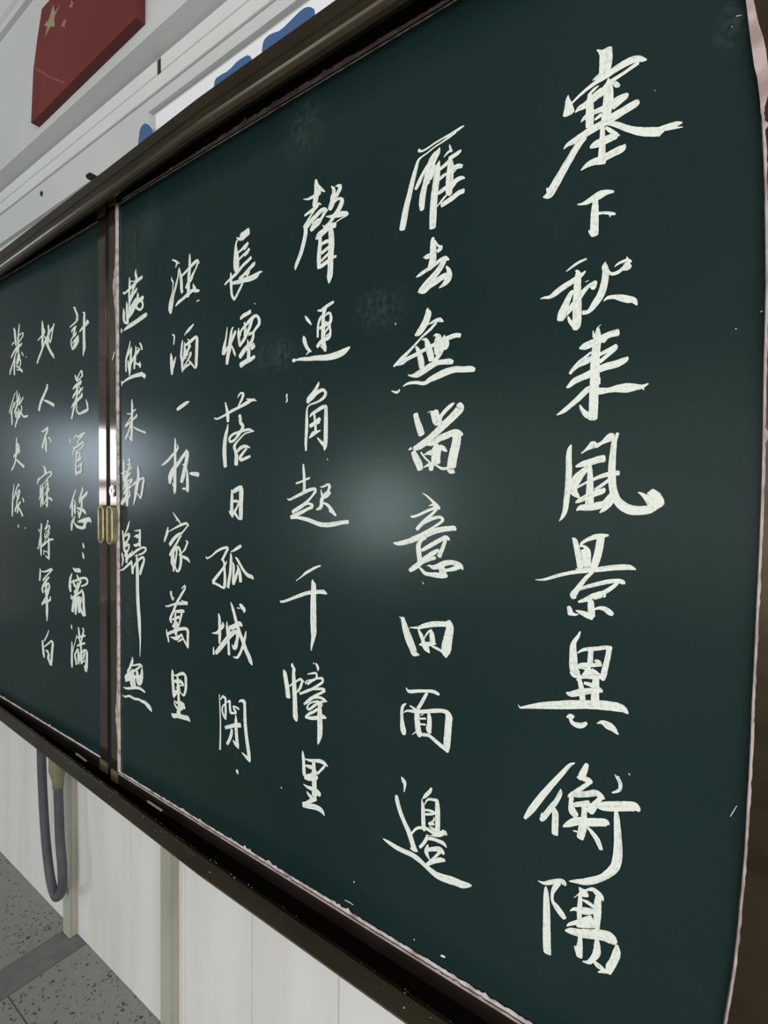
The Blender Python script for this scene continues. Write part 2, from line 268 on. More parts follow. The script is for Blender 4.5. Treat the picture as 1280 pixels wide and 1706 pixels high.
  ('衡', '-1447,-2848,12 -1498,-2889,35 -1584,-3016,49 -1702,-3192,62 -1803,-3354,71 -1906,-3531,70 -1979,-3656,33;-1588,-3179,6 -1589,-3226,42 -1627,-3323,50 -1696,-3443,58 -1766,-3565,59 -1797,-3608,36;-1783,-3518,11 -1782,-3560,42;-1661,-3409,27 -1639,-3464,66 -1637,-3568,71 -1637,-3705,69;-1320,-2818,38 -1342,-2885,61 -1378,-2978,68 -1407,-2993,28;-1417,-2991,21 -1359,-2987,52 -1301,-2988,65 -1268,-3002,38;-1282,-3002,34 -1347,-3070,43 -1422,-3147,40 -1490,-3211,26 -1507,-3243,7;-1470,-3194,50 -1402,-3175,64 -1307,-3137,62 -1223,-3097,67 -1167,-3117,56 -1139,-3132,16;-1469,-3225,48 -1473,-3298,50 -1456,-3375,85 -1416,-3411,71;-1438,-3301,47 -1361,-3263,55 -1286,-3225,55;-1167,-3117,41 -1211,-3193,57 -1265,-3284,82 -1283,-3321,75;-1343,-3241,49 -1335,-3350,57 -1337,-3453,77 -1354,-3561,81 -1371,-3640,71;-1550,-3582,18 -1492,-3533,61 -1414,-3472,81 -1319,-3425,64;-1395,-3475,67 -1262,-3424,85 -1178,-3392,81 -1114,-3372,75 -1087,-3381,16;-1441,-3586,15 -1402,-3580,21;-1298,-3489,23 -1250,-3530,46 -1201,-3582,56 -1172,-3640,47 -1157,-3674,38;-1220,-3237,19 -1164,-3216,84 -1074,-3183,100 -976,-3147,99 -881,-3112,98 -837,-3111,85 -811,-3135,32;-1024,-3204,28 -1015,-3280,55 -1005,-3404,67 -997,-3519,76 -995,-3616,84 -1001,-3718,91 -1021,-3805,86 -1073,-3888,75 -1145,-3970,65 -1237,-4042,72 -1321,-4095,64 -1398,-4125,42 -1471,-4156,10;-1047,-2839,7 -1014,-2872,35 -991,-2918,37 -994,-2978,32 -1033,-3016,25 -1067,-3037,12'),
  ('陽', '-1808,-4307,9 -1745,-4305,35 -1662,-4257,50 -1571,-4200,49 -1531,-4202,62 -1510,-4224,25;-1581,-4225,51 -1620,-4296,52 -1647,-4372,38 -1645,-4456,35 -1605,-4501,64 -1553,-4550,72 -1511,-4592,51;-1721,-4332,15 -1716,-4394,53 -1710,-4520,72 -1704,-4678,80 -1700,-4837,86 -1695,-4974,89 -1686,-5077,86;-1419,-4317,5 -1385,-4276,11 -1352,-4234,24;-1368,-4175,8 -1343,-4199,61 -1314,-4216,97 -1275,-4229,36;-1352,-4245,38 -1354,-4349,47 -1359,-4444,50 -1354,-4535,49;-1305,-4182,12 -1258,-4150,33 -1221,-4137,49 -1183,-4155,67 -1145,-4178,59 -1121,-4212,9;-1168,-4179,53 -1175,-4263,72 -1177,-4365,79 -1179,-4468,65 -1178,-4538,56;-1331,-4297,18 -1274,-4300,42 -1207,-4319,35;-1454,-4480,8 -1406,-4436,37 -1309,-4409,77 -1215,-4363,55;-1232,-4443,50 -1307,-4501,42 -1383,-4570,42 -1451,-4625,33 -1484,-4663,11;-1382,-4601,45 -1287,-4542,80 -1175,-4475,79;-1167,-4391,44 -1148,-4432,9;-1498,-4722,19 -1439,-4697,70 -1341,-4668,88 -1227,-4620,99 -1116,-4577,109 -1043,-4569,126 -997,-4595,72;-1341,-4694,38 -1343,-4788,56 -1351,-4875,77 -1344,-4934,61;-1396,-4837,14 -1375,-4878,47;-1175,-4628,29 -1169,-4706,62 -1171,-4789,75 -1202,-4867,58 -1248,-4938,41 -1310,-4962,12;-1201,-4897,25 -1154,-4922,61 -1098,-4932,35;-978,-4606,27 -976,-4684,74 -1005,-4790,74 -1043,-4891,77 -1042,-4951,27;-1152,-4992,12 -1088,-4946,43 -1034,-4916,53'),
]
COLUMN_2 = [
  ('雁', '-3525,4362,10 -3536,4338,38 -3486,4315,26 -3410,4320,24 -3303,4344,24 -3198,4358,25 -3095,4368,29 -2994,4382,35 -2935,4394,25 -2905,4396,8;-3014,4364,24 -3095,4341,26 -3197,4318,21 -3302,4298,20 -3409,4264,20 -3485,4246,23 -3539,4219,38 -3571,4138,54 -3603,4046,69 -3635,3945,74 -3667,3833,79 -3699,3730,86 -3726,3625,93 -3747,3526,98 -3769,3428,91;-3233,4264,10 -3258,4219,73 -3310,4174,110 -3357,4100,116 -3382,4017,128 -3397,3931,88 -3385,3881,40;-3406,4117,25 -3470,4029,45 -3523,3945,62 -3572,3873,43;-3425,3967,57 -3439,3871,77 -3465,3769,88 -3476,3670,87 -3472,3586,59;-3298,4079,28 -3318,3995,35 -3354,3925,36;-3230,4105,9 -3250,4062,57 -3264,3977,89 -3278,3845,93 -3296,3715,100 -3309,3555,100 -3312,3419,100 -3315,3319,91;-3098,4249,9 -3087,4210,27 -3066,4153,30;-3071,4177,26 -3122,4160,30 -3173,4125,9;-2942,4134,9 -2959,4114,44 -3029,4095,53 -3100,4081,52;-3089,4059,45 -3150,4027,50 -3223,3999,40;-3084,4075,50 -3078,3984,86 -3086,3880,101 -3089,3774,100 -3092,3704,98 -3071,3643,45;-2920,3929,41 -2976,3949,58 -3036,3952,53;-2995,3929,23 -3035,3894,16;-3138,3916,33 -3189,3897,44 -3236,3877,34;-2883,3776,16 -2923,3794,44 -2983,3792,62 -3043,3768,65;-3002,3763,30 -3052,3717,30;-3135,3753,44 -3196,3728,55 -3254,3711,33;-3112,3665,23 -3184,3616,30 -3256,3557,12;-2890,3630,56 -2959,3630,63 -3039,3598,66 -3121,3574,63 -3193,3556,59'),
  ('去', '-3305,3199,36 -3313,3157,60 -3305,3096,84 -3303,3008,90 -3306,2927,99 -3335,2853,84 -3360,2823,47;-3289,3150,41 -3237,3085,27 -3194,3052,42 -3202,3033,54 -3244,3014,43;-3177,3070,12 -3185,3036,35;-3269,3014,50 -3337,2994,50 -3389,2985,63 -3442,2991,11;-3548,2768,9 -3491,2786,43 -3403,2818,48 -3334,2839,51 -3266,2866,48 -3199,2894,49 -3132,2899,64 -3074,2870,13;-3132,2892,55 -3165,2842,73 -3230,2770,82 -3314,2701,91 -3400,2639,91 -3478,2574,83;-3514,2578,16 -3434,2579,92 -3356,2622,94 -3262,2645,75 -3178,2678,74 -3112,2691,72;-3114,2800,21 -3080,2749,52 -3070,2689,80 -3086,2642,90 -3135,2595,61 -3209,2560,12'),
  ('無', '-3356,2347,9 -3372,2322,44 -3361,2278,93 -3381,2207,97 -3434,2123,99 -3500,2059,78 -3550,2041,21;-3363,2139,8 -3304,2156,31 -3240,2172,43 -3187,2167,53 -3139,2135,9;-3240,2144,33 -3324,2076,37 -3432,2010,29 -3531,1932,29 -3632,1852,41 -3734,1780,57 -3815,1724,46 -3874,1688,23;-3827,1701,21 -3745,1724,70 -3664,1756,53 -3540,1791,52 -3418,1830,47 -3299,1868,47 -3171,1903,50 -3068,1927,58 -2965,1942,57 -2905,1928,49;-3530,1894,30 -3496,1832,61 -3466,1752,80 -3448,1674,88 -3442,1617,76;-3442,1965,15 -3387,1956,46 -3353,1867,87 -3318,1768,92 -3301,1691,83;-3279,1985,14 -3237,1996,35 -3209,1955,89 -3219,1883,97 -3217,1809,97 -3227,1750,55;-3120,1973,9 -3130,1924,64 -3139,1852,65 -3159,1782,55 -3210,1716,54 -3273,1669,54;-3088,1917,52 -3087,1844,65 -3117,1803,54;-3643,1547,15 -3580,1530,38 -3501,1539,81 -3391,1582,83 -3294,1625,81 -3209,1646,67 -3124,1644,64 -3051,1639,72 -3000,1623,49;-3718,1411,15 -3636,1440,34 -3522,1437,42 -3399,1414,48 -3312,1451,67 -3206,1484,85 -3091,1516,88 -2967,1532,77 -2856,1518,71 -2767,1511,74 -2708,1495,48;-3899,1372,12 -3832,1345,33 -3785,1355,33 -3774,1383,10'),
  ('留', '-3522,1040,70 -3502,959,78 -3464,865,94 -3427,771,94;-3344,1041,8 -3301,1053,15 -3283,1044,22;-3249,1045,116 -3230,984,115 -3203,915,106 -3144,907,7;-2973,1128,24 -3030,1093,49 -3104,1033,50 -3153,978,51 -3161,934,49 -3135,910,8;-2908,1111,70 -2891,1059,107 -2946,999,105 -3027,932,97 -3109,871,98 -3193,803,90 -3277,740,82 -3363,677,91 -3451,628,89 -3541,593,57;-3623,585,11 -3577,602,41;-3380,647,30 -3293,647,53 -3241,664,72 -3157,712,78 -3073,737,84 -2983,768,75 -2917,772,65 -2852,735,36;-2982,710,20 -2974,746,33;-3549,555,69 -3511,485,94 -3465,407,103 -3437,330,87;-2925,743,114 -2931,656,119 -2954,555,124 -2977,461,124 -2991,373,124 -2998,315,104 -2948,281,15;-3206,632,68 -3205,580,129 -3212,505,129 -3211,408,129;-3155,615,45 -3103,576,60 -3057,544,15;-3387,515,11 -3326,532,46 -3273,538,76;-3432,547,24 -3368,473,24 -3288,410,23 -3201,371,23 -3116,332,37 -3049,338,30;-3384,355,16 -3314,388,39 -3262,402,46;-3279,387,87 -3278,319,61'),
  ('意', '-3400,28,11 -3333,-9,22 -3262,-65,32 -3209,-117,56 -3166,-153,49 -3157,-172,34;-3304,-134,8 -3261,-118,23 -3226,-125,30;-3157,-146,15 -3200,-154,45 -3260,-171,38 -3347,-204,36 -3435,-245,34 -3525,-275,34 -3571,-274,20;-3191,-177,32 -3259,-239,40 -3345,-310,48 -3415,-374,54 -3477,-439,50;-3380,-350,47 -3310,-317,46 -3223,-283,41 -3138,-269,38 -3095,-301,42 -3128,-332,39 -3187,-372,34 -3273,-421,26 -3377,-468,15 -3475,-512,8 -3566,-545,8;-3837,-632,11 -3779,-641,48 -3685,-623,63 -3565,-587,67 -3448,-542,67 -3324,-492,74 -3203,-444,72 -3084,-416,67 -3001,-404,63 -2943,-398,60 -2918,-422,24;-3341,-531,47 -3411,-574,54 -3446,-638,67 -3444,-715,72 -3430,-791,72 -3424,-845,72;-3400,-704,39 -3321,-660,54 -3217,-600,58 -3124,-549,53 -3057,-515,49 -3015,-535,39 -2998,-548,11;-3056,-537,41 -3080,-613,54 -3113,-690,57 -3145,-761,65;-3155,-679,38 -3223,-721,61 -3301,-773,62 -3371,-825,71 -3441,-885,71 -3513,-938,71 -3576,-979,47;-3196,-780,45 -3283,-810,45 -3370,-848,46;-3441,-916,21 -3395,-950,38 -3341,-991,49 -3262,-998,51 -3175,-997,68 -3090,-996,65 -3027,-990,45;-3108,-908,94 -3073,-964,102;-3312,-896,11 -3281,-886,23 -3229,-904,53 -3160,-886,67 -3076,-845,71 -2992,-823,63 -2918,-824,61 -2844,-854,63 -2811,-895,16;-2844,-854,58 -2925,-891,58 -2991,-912,44 -3049,-925,37'),
  ('四', '-3729,-1607,8 -3696,-1614,25;-3677,-1611,58 -3648,-1694,83 -3608,-1798,106 -3560,-1901,115 -3512,-1987,105 -3484,-2044,91 -3411,-2054,12;-3563,-1724,11 -3499,-1714,23 -3426,-1702,38 -3355,-1671,60 -3232,-1629,72 -3112,-1606,67 -3010,-1594,67;-3011,-1564,87 -2976,-1618,102 -2987,-1710,114 -3006,-1803,130 -3021,-1896,139 -3028,-1965,101 -3019,-2013,17;-3422,-1717,28 -3416,-1751,37 -3389,-1793,56 -3361,-1850,56 -3351,-1895,55;-3244,-1696,9 -3283,-1737,26 -3326,-1798,19 -3334,-1830,12;-3244,-1699,27 -3230,-1758,71 -3220,-1826,79 -3219,-1871,78;-3413,-1922,15 -3369,-1910,45 -3280,-1890,60 -3193,-1871,30 -3163,-1865,8;-3350,-1918,54 -3305,-1949,82 -3260,-1998,18;-3227,-1904,25 -3157,-1921,36 -3088,-1943,33 -3028,-1973,51'),
  ('面', '-3605,-2525,10 -3576,-2558,37 -3530,-2559,47 -3411,-2524,41 -3304,-2500,38 -3216,-2482,43 -3155,-2487,46 -3112,-2499,34;-3286,-2521,39 -3338,-2615,47 -3381,-2697,47 -3425,-2763,46;-3601,-2735,15 -3647,-2779,41 -3665,-2848,46 -3663,-2944,48 -3652,-3037,74 -3637,-3105,85 -3627,-3155,49;-3632,-2863,10 -3581,-2826,27 -3479,-2808,42 -3388,-2789,50 -3281,-2757,49 -3177,-2723,52 -3074,-2696,50 -2997,-2692,54;-3540,-2748,18 -3480,-2769,33 -3443,-2783,36;-3006,-2686,55 -2967,-2745,96 -2973,-2852,95 -2979,-2960,95 -2986,-3061,96 -2988,-3137,85 -2979,-3195,35;-3433,-2812,74 -3427,-2897,83 -3416,-2989,84 -3401,-3063,86 -3382,-3113,48;-3255,-2774,36 -3245,-2833,63 -3243,-2910,66 -3251,-2982,81 -3232,-3024,47;-3387,-2878,23 -3297,-2855,26;-3387,-2839,7 -3334,-2810,12;-3385,-2949,23 -3296,-2932,23;-3497,-3118,9 -3447,-3072,17;-3419,-3084,39 -3329,-3071,44 -3249,-3060,42 -3170,-3091,51 -3091,-3130,54 -3013,-3160,54 -2979,-3188,37'),
  ('邊', '-3656,-3736,18 -3619,-3779,66 -3601,-3813,48 -3611,-3918,14;-3729,-4010,38 -3722,-4059,64 -3696,-4141,66 -3653,-4237,67 -3592,-4336,67 -3531,-4423,80 -3495,-4500,78 -3465,-4568,78 -3435,-4636,91;-3498,-4637,25 -3435,-4631,53 -3389,-4626,21;-3490,-4447,27 -3439,-4367,30 -3372,-4310,36 -3271,-4281,44 -3204,-4284,51 -3138,-4297,57;-3198,-3727,28 -3224,-3783,45 -3279,-3851,48 -3328,-3913,9;-3339,-3917,10 -3321,-4004,47 -3313,-4119,57 -3307,-4236,60 -3298,-4321,35;-3299,-3986,9 -3266,-3915,21 -3223,-3880,31 -3146,-3862,39 -3103,-3856,39;-3114,-3850,44 -3106,-3945,70 -3101,-4059,70 -3099,-4174,71 -3100,-4291,64;-3298,-4045,23 -3220,-4026,34 -3132,-4022,31;-3296,-4103,28 -3208,-4070,32 -3143,-4036,26;-3153,-4088,21 -3157,-4129,23 -3228,-4205,30 -3151,-4175,33;-3216,-4230,23 -3139,-4248,46;-3258,-4364,9 -3181,-4339,14 -3073,-4281,59 -2999,-4213,55 -2972,-4245,37;-3247,-4345,10 -3257,-4404,42 -3301,-4490,43 -3356,-4563,35;-3246,-4399,38 -3158,-4373,45 -3071,-4367,48 -3007,-4370,52 -2969,-4402,17;-3234,-4473,10 -3244,-4526,51 -3254,-4590,61 -3208,-4659,21;-3232,-4541,44 -3134,-4491,58 -3048,-4464,66 -3004,-4504,38;-3047,-4484,42 -3121,-4583,30 -3197,-4674,25 -3262,-4746,17;-2987,-4574,36 -3056,-4599,60 -3142,-4660,47 -3240,-4742,37;-3933,-4682,15 -3839,-4696,54 -3717,-4712,66 -3597,-4714,67 -3480,-4710,71 -3376,-4726,73 -3284,-4761,62 -3194,-4791,73 -3095,-4815,89 -2977,-4806,101 -2851,-4783,103 -2748,-4774,92 -2657,-4742,53 -2617,-4728,18'),
]
COLUMN_3 = [
  ('聲', '-5294,4569,33 -5281,4492,79 -5274,4413,94 -5280,4346,106 -5296,4274,101 -5313,4202,88;-5252,4482,26 -5198,4409,49 -5111,4338,16;-5204,4364,75 -5274,4344,61 -5369,4340,48 -5453,4340,32 -5541,4368,8;-5178,4173,8 -5225,4205,36 -5272,4180,67 -5366,4149,58 -5438,4136,46 -5511,4118,32;-5248,4190,29 -5318,4134,32 -5389,4078,32 -5461,4012,43 -5515,3949,65;-5527,3930,10 -5485,3932,66 -5436,3961,72 -5365,4010,77 -5282,4046,75 -5200,4086,70 -5119,4096,50 -5055,4055,16;-5084,4072,61 -5130,4027,61 -5175,3981,53 -5222,3951,100 -5280,3934,112 -5339,3899,95 -5381,3868,61;-5346,3988,32 -5328,3922,43;-5485,3940,74 -5486,3862,79 -5507,3780,81 -5537,3692,81 -5573,3604,79 -5622,3519,74 -5671,3443,66 -5696,3373,27;-5715,3418,12 -5690,3403,34;-4991,4376,12 -4951,4325,52 -4940,4271,68 -4956,4218,95 -4960,4161,96 -4988,4102,99 -5016,4060,74;-5001,4215,11 -4972,4198,23;-4913,4346,9 -4863,4342,38 -4818,4306,68 -4840,4272,73 -4883,4220,68 -4927,4175,60;-4926,4133,33 -4882,4153,40 -4827,4152,38 -4788,4107,74 -4814,4049,84 -4858,3996,78 -4913,3954,70 -4980,3898,58 -5047,3859,47 -5116,3844,30 -5151,3880,8;-5083,3979,11 -4992,3952,42 -4879,3940,76 -4769,3924,73 -4693,3901,53 -4682,3877,18;-4692,3880,19 -4790,3868,19 -4889,3847,16;-4900,3808,78 -4978,3814,83 -5058,3803,91 -5138,3774,96 -5219,3745,99 -5278,3714,34;-5195,3713,58 -5194,3627,71 -5205,3527,79 -5215,3427,79 -5214,3340,72 -5225,3274,37;-5024,3801,28 -4989,3741,93 -4978,3637,107 -4977,3536,110 -4985,3420,111 -4989,3319,105 -4991,3201,104 -5003,3103,101 -5013,3020,23;-5159,3609,49 -5078,3622,55 -5021,3615,51;-5158,3481,53 -5077,3511,52 -5020,3530,52;-5168,3372,44 -5099,3406,44 -5030,3440,43;-5225,3279,20 -5167,3295,61 -5075,3323,62 -5018,3343,62;-4883,3364,39 -4950,3373,42'),
  ('連', '-5488,2645,14 -5445,2593,48 -5383,2525,34 -5353,2489,10;-5516,2349,34 -5497,2288,74 -5465,2212,64 -5415,2143,54 -5354,2099,22;-5403,2106,34 -5457,2065,11;-4925,2739,39 -4998,2720,49 -5089,2691,50 -5159,2666,43 -5235,2676,17;-5113,2700,47 -5117,2615,52 -5122,2530,65 -5121,2443,70 -5120,2357,77 -5119,2271,81 -5112,2184,83 -5088,2111,75 -5070,2065,38;-5066,2673,24 -5111,2596,42 -5175,2557,47 -5210,2494,44 -5226,2410,41 -5225,2288,40;-5088,2566,22 -5042,2596,36 -4996,2600,35 -4973,2536,51 -4983,2470,58 -5040,2446,50 -5109,2424,48 -5191,2413,47;-4983,2462,16 -4994,2421,35 -5051,2363,34 -5085,2325,28;-4994,2438,33 -4988,2386,34 -4981,2317,42 -5003,2252,55 -5084,2231,58 -5165,2209,63 -5235,2151,56;-5052,2466,55 -5110,2459,55;-5061,2279,30 -5004,2303,20;-5176,2159,12 -5117,2115,36 -5070,2074,36;-5739,2020,37 -5700,2019,59 -5662,2018,27 -5562,2018,48 -5414,2001,62 -5245,1991,75 -5080,1972,83 -4943,1970,97 -4808,1984,100 -4709,2012,85 -4618,2052,29'),
  ('角', '-5193,1640,12 -5216,1590,54 -5263,1534,52 -5334,1471,56 -5394,1406,83 -5412,1355,62;-5419,1382,62 -5334,1427,84 -5262,1473,71 -5168,1507,56 -5098,1508,44 -5056,1452,53 -5096,1404,53 -5166,1367,39 -5261,1341,32 -5345,1326,25 -5405,1301,26 -5429,1258,30 -5434,1170,47 -5433,1062,59 -5436,956,64 -5443,849,57 -5448,759,54 -5444,647,39;-5042,1278,22 -5106,1266,56 -5188,1238,58 -5283,1202,50 -5343,1171,43 -5373,1138,14;-5054,1270,58 -5052,1157,69 -5051,1019,77 -5051,880,79 -5053,776,77 -5064,689,70 -5075,637,23;-5058,698,57 -5135,754,48 -5219,828,16;-5283,1184,42 -5270,1104,42 -5257,1015,47 -5250,918,48;-5198,1107,68 -5186,1072,86 -5281,1034,68 -5365,1004,58;-5155,929,19 -5220,911,41 -5303,885,71 -5375,827,17;-5875,1401,19 -5849,1427,32 -5856,1459,17 -5869,1497,26 -5843,1513,13'),
  ('起', '-5497,442,30 -5491,366,49 -5477,257,57 -5472,149,57 -5475,41,62;-5648,154,28 -5541,181,32 -5442,212,32 -5362,238,32;-5833,-78,14 -5781,-95,32 -5665,-52,44 -5514,4,51 -5379,55,52 -5257,78,45 -5239,42,50 -5316,-39,36 -5401,-111,45 -5500,-177,60 -5612,-234,65 -5721,-283,55;-5721,-301,20 -5612,-243,30 -5500,-177,48 -5389,-147,36 -5303,-163,47 -5315,-199,50 -5400,-228,47 -5511,-277,57 -5624,-317,57 -5752,-367,58;-5752,-372,46 -5636,-363,46 -5510,-372,55 -5386,-390,61 -5263,-421,65 -5144,-447,68 -5003,-449,70 -4865,-430,66 -4731,-403,57 -4610,-389,54;-5150,100,12 -5080,109,31 -4999,140,35 -4964,114,57 -4986,61,44 -5026,9,38;-5132,65,16 -5120,8,34 -5090,-44,71 -5008,-8,75 -4951,27,38;-5032,18,42 -5113,-80,67 -5118,-150,69 -5147,-204,60 -5224,-233,18;-5077,-132,28 -5006,-157,48 -4937,-216,61 -4879,-275,51 -4838,-308,30;-4971,-243,18 -4924,-259,46'),
  ('千', '-5632,-1334,10 -5513,-1257,23 -5426,-1193,42 -5328,-1143,43 -5231,-1093,36 -5130,-1057,21;-5977,-1684,12 -5950,-1699,34 -5831,-1665,41 -5700,-1611,46 -5547,-1550,55 -5398,-1495,54 -5251,-1463,59 -5131,-1444,58 -5060,-1440,64 -5001,-1460,19;-5287,-1278,12 -5283,-1319,61 -5264,-1370,98 -5265,-1479,104 -5267,-1605,114 -5265,-1767,119 -5262,-1929,119 -5256,-2055,114 -5264,-2156,78 -5290,-2260,47 -5304,-2349,19'),
  ('嶂', '-5886,-2767,28 -5859,-2818,83 -5831,-2926,91 -5804,-3034,96 -5782,-3176,98;-5696,-2619,13 -5696,-2661,65;-5722,-2667,12 -5663,-2701,67 -5669,-2778,65 -5657,-2888,84 -5646,-3035,94 -5634,-3201,94 -5628,-3350,97 -5616,-3450,103 -5590,-3500,41;-5771,-3007,19 -5712,-2961,28 -5609,-2886,31 -5533,-2837,36 -5495,-2842,53 -5432,-2861,11;-5482,-2858,41 -5513,-2948,48 -5557,-3014,40 -5601,-3057,19;-5256,-2531,25 -5238,-2536,15;-5214,-2527,23 -5177,-2555,49 -5159,-2597,44 -5170,-2631,11;-5371,-2723,14 -5273,-2689,30 -5200,-2669,35 -5181,-2701,35 -5211,-2762,32 -5284,-2805,39 -5369,-2874,37;-5406,-2878,33 -5382,-2827,22 -5284,-2791,21 -5163,-2742,30 -5067,-2721,42 -5067,-2775,39 -5162,-2850,39 -5282,-2932,39 -5405,-2998,39 -5531,-3060,39;-5430,-3003,35 -5282,-2932,38 -5161,-2900,39 -5066,-2878,40 -5024,-2891,53 -5089,-2942,38 -5208,-3015,44 -5329,-3108,54 -5440,-3200,31;-5329,-3108,44 -5232,-3048,38 -5111,-3019,40 -5040,-3029,45 -4975,-3049,17;-5004,-3047,25 -5111,-3091,38 -5218,-3163,44 -5328,-3250,38 -5371,-3247,39 -5353,-3188,29 -5280,-3133,26 -5183,-3095,36 -5110,-3100,56 -5086,-3139,63;-5157,-3202,38 -5229,-3257,43 -5327,-3319,44 -5401,-3384,36;-5413,-3397,18 -5301,-3377,53 -5156,-3333,60 -5060,-3290,70 -4989,-3294,29;-5116,-3120,60 -5115,-3228,89 -5113,-3345,101 -5108,-3470,103 -5111,-3571,95 -5127,-3657,63 -5145,-3730,22'),
  ('里', '-5464,-3930,18 -5450,-4011,58 -5436,-4119,64 -5431,-4220,72 -5422,-4296,65;-5412,-4037,14 -5318,-4031,41 -5208,-4001,45 -5099,-3976,62 -5028,-3980,63 -4986,-3994,45 -4947,-4007,11;-4980,-3979,22 -5039,-4056,39 -5098,-4121,35 -5151,-4184,36;-5405,-4137,20 -5330,-4131,57 -5256,-4121,56;-5232,-4008,67 -5229,-4108,75 -5218,-4215,94 -5216,-4325,93 -5213,-4434,96 -5211,-4544,98;-5206,-4138,26 -5157,-4177,38;-5292,-4211,11 -5242,-4223,33;-5415,-4327,53 -5328,-4297,104 -5217,-4251,105 -5150,-4238,55;-5439,-4437,11 -5363,-4453,43 -5264,-4452,69 -5166,-4464,99 -5093,-4484,68;-5369,-4525,13 -5325,-4561,51 -5262,-4590,62;-5177,-4568,66 -5262,-4627,67 -5360,-4699,50 -5448,-4750,51;-5448,-4787,26 -5360,-4750,71 -5236,-4714,83 -5139,-4701,82 -5054,-4716,74 -5004,-4768,13;-5055,-4680,13 -5042,-4702,40'),
]
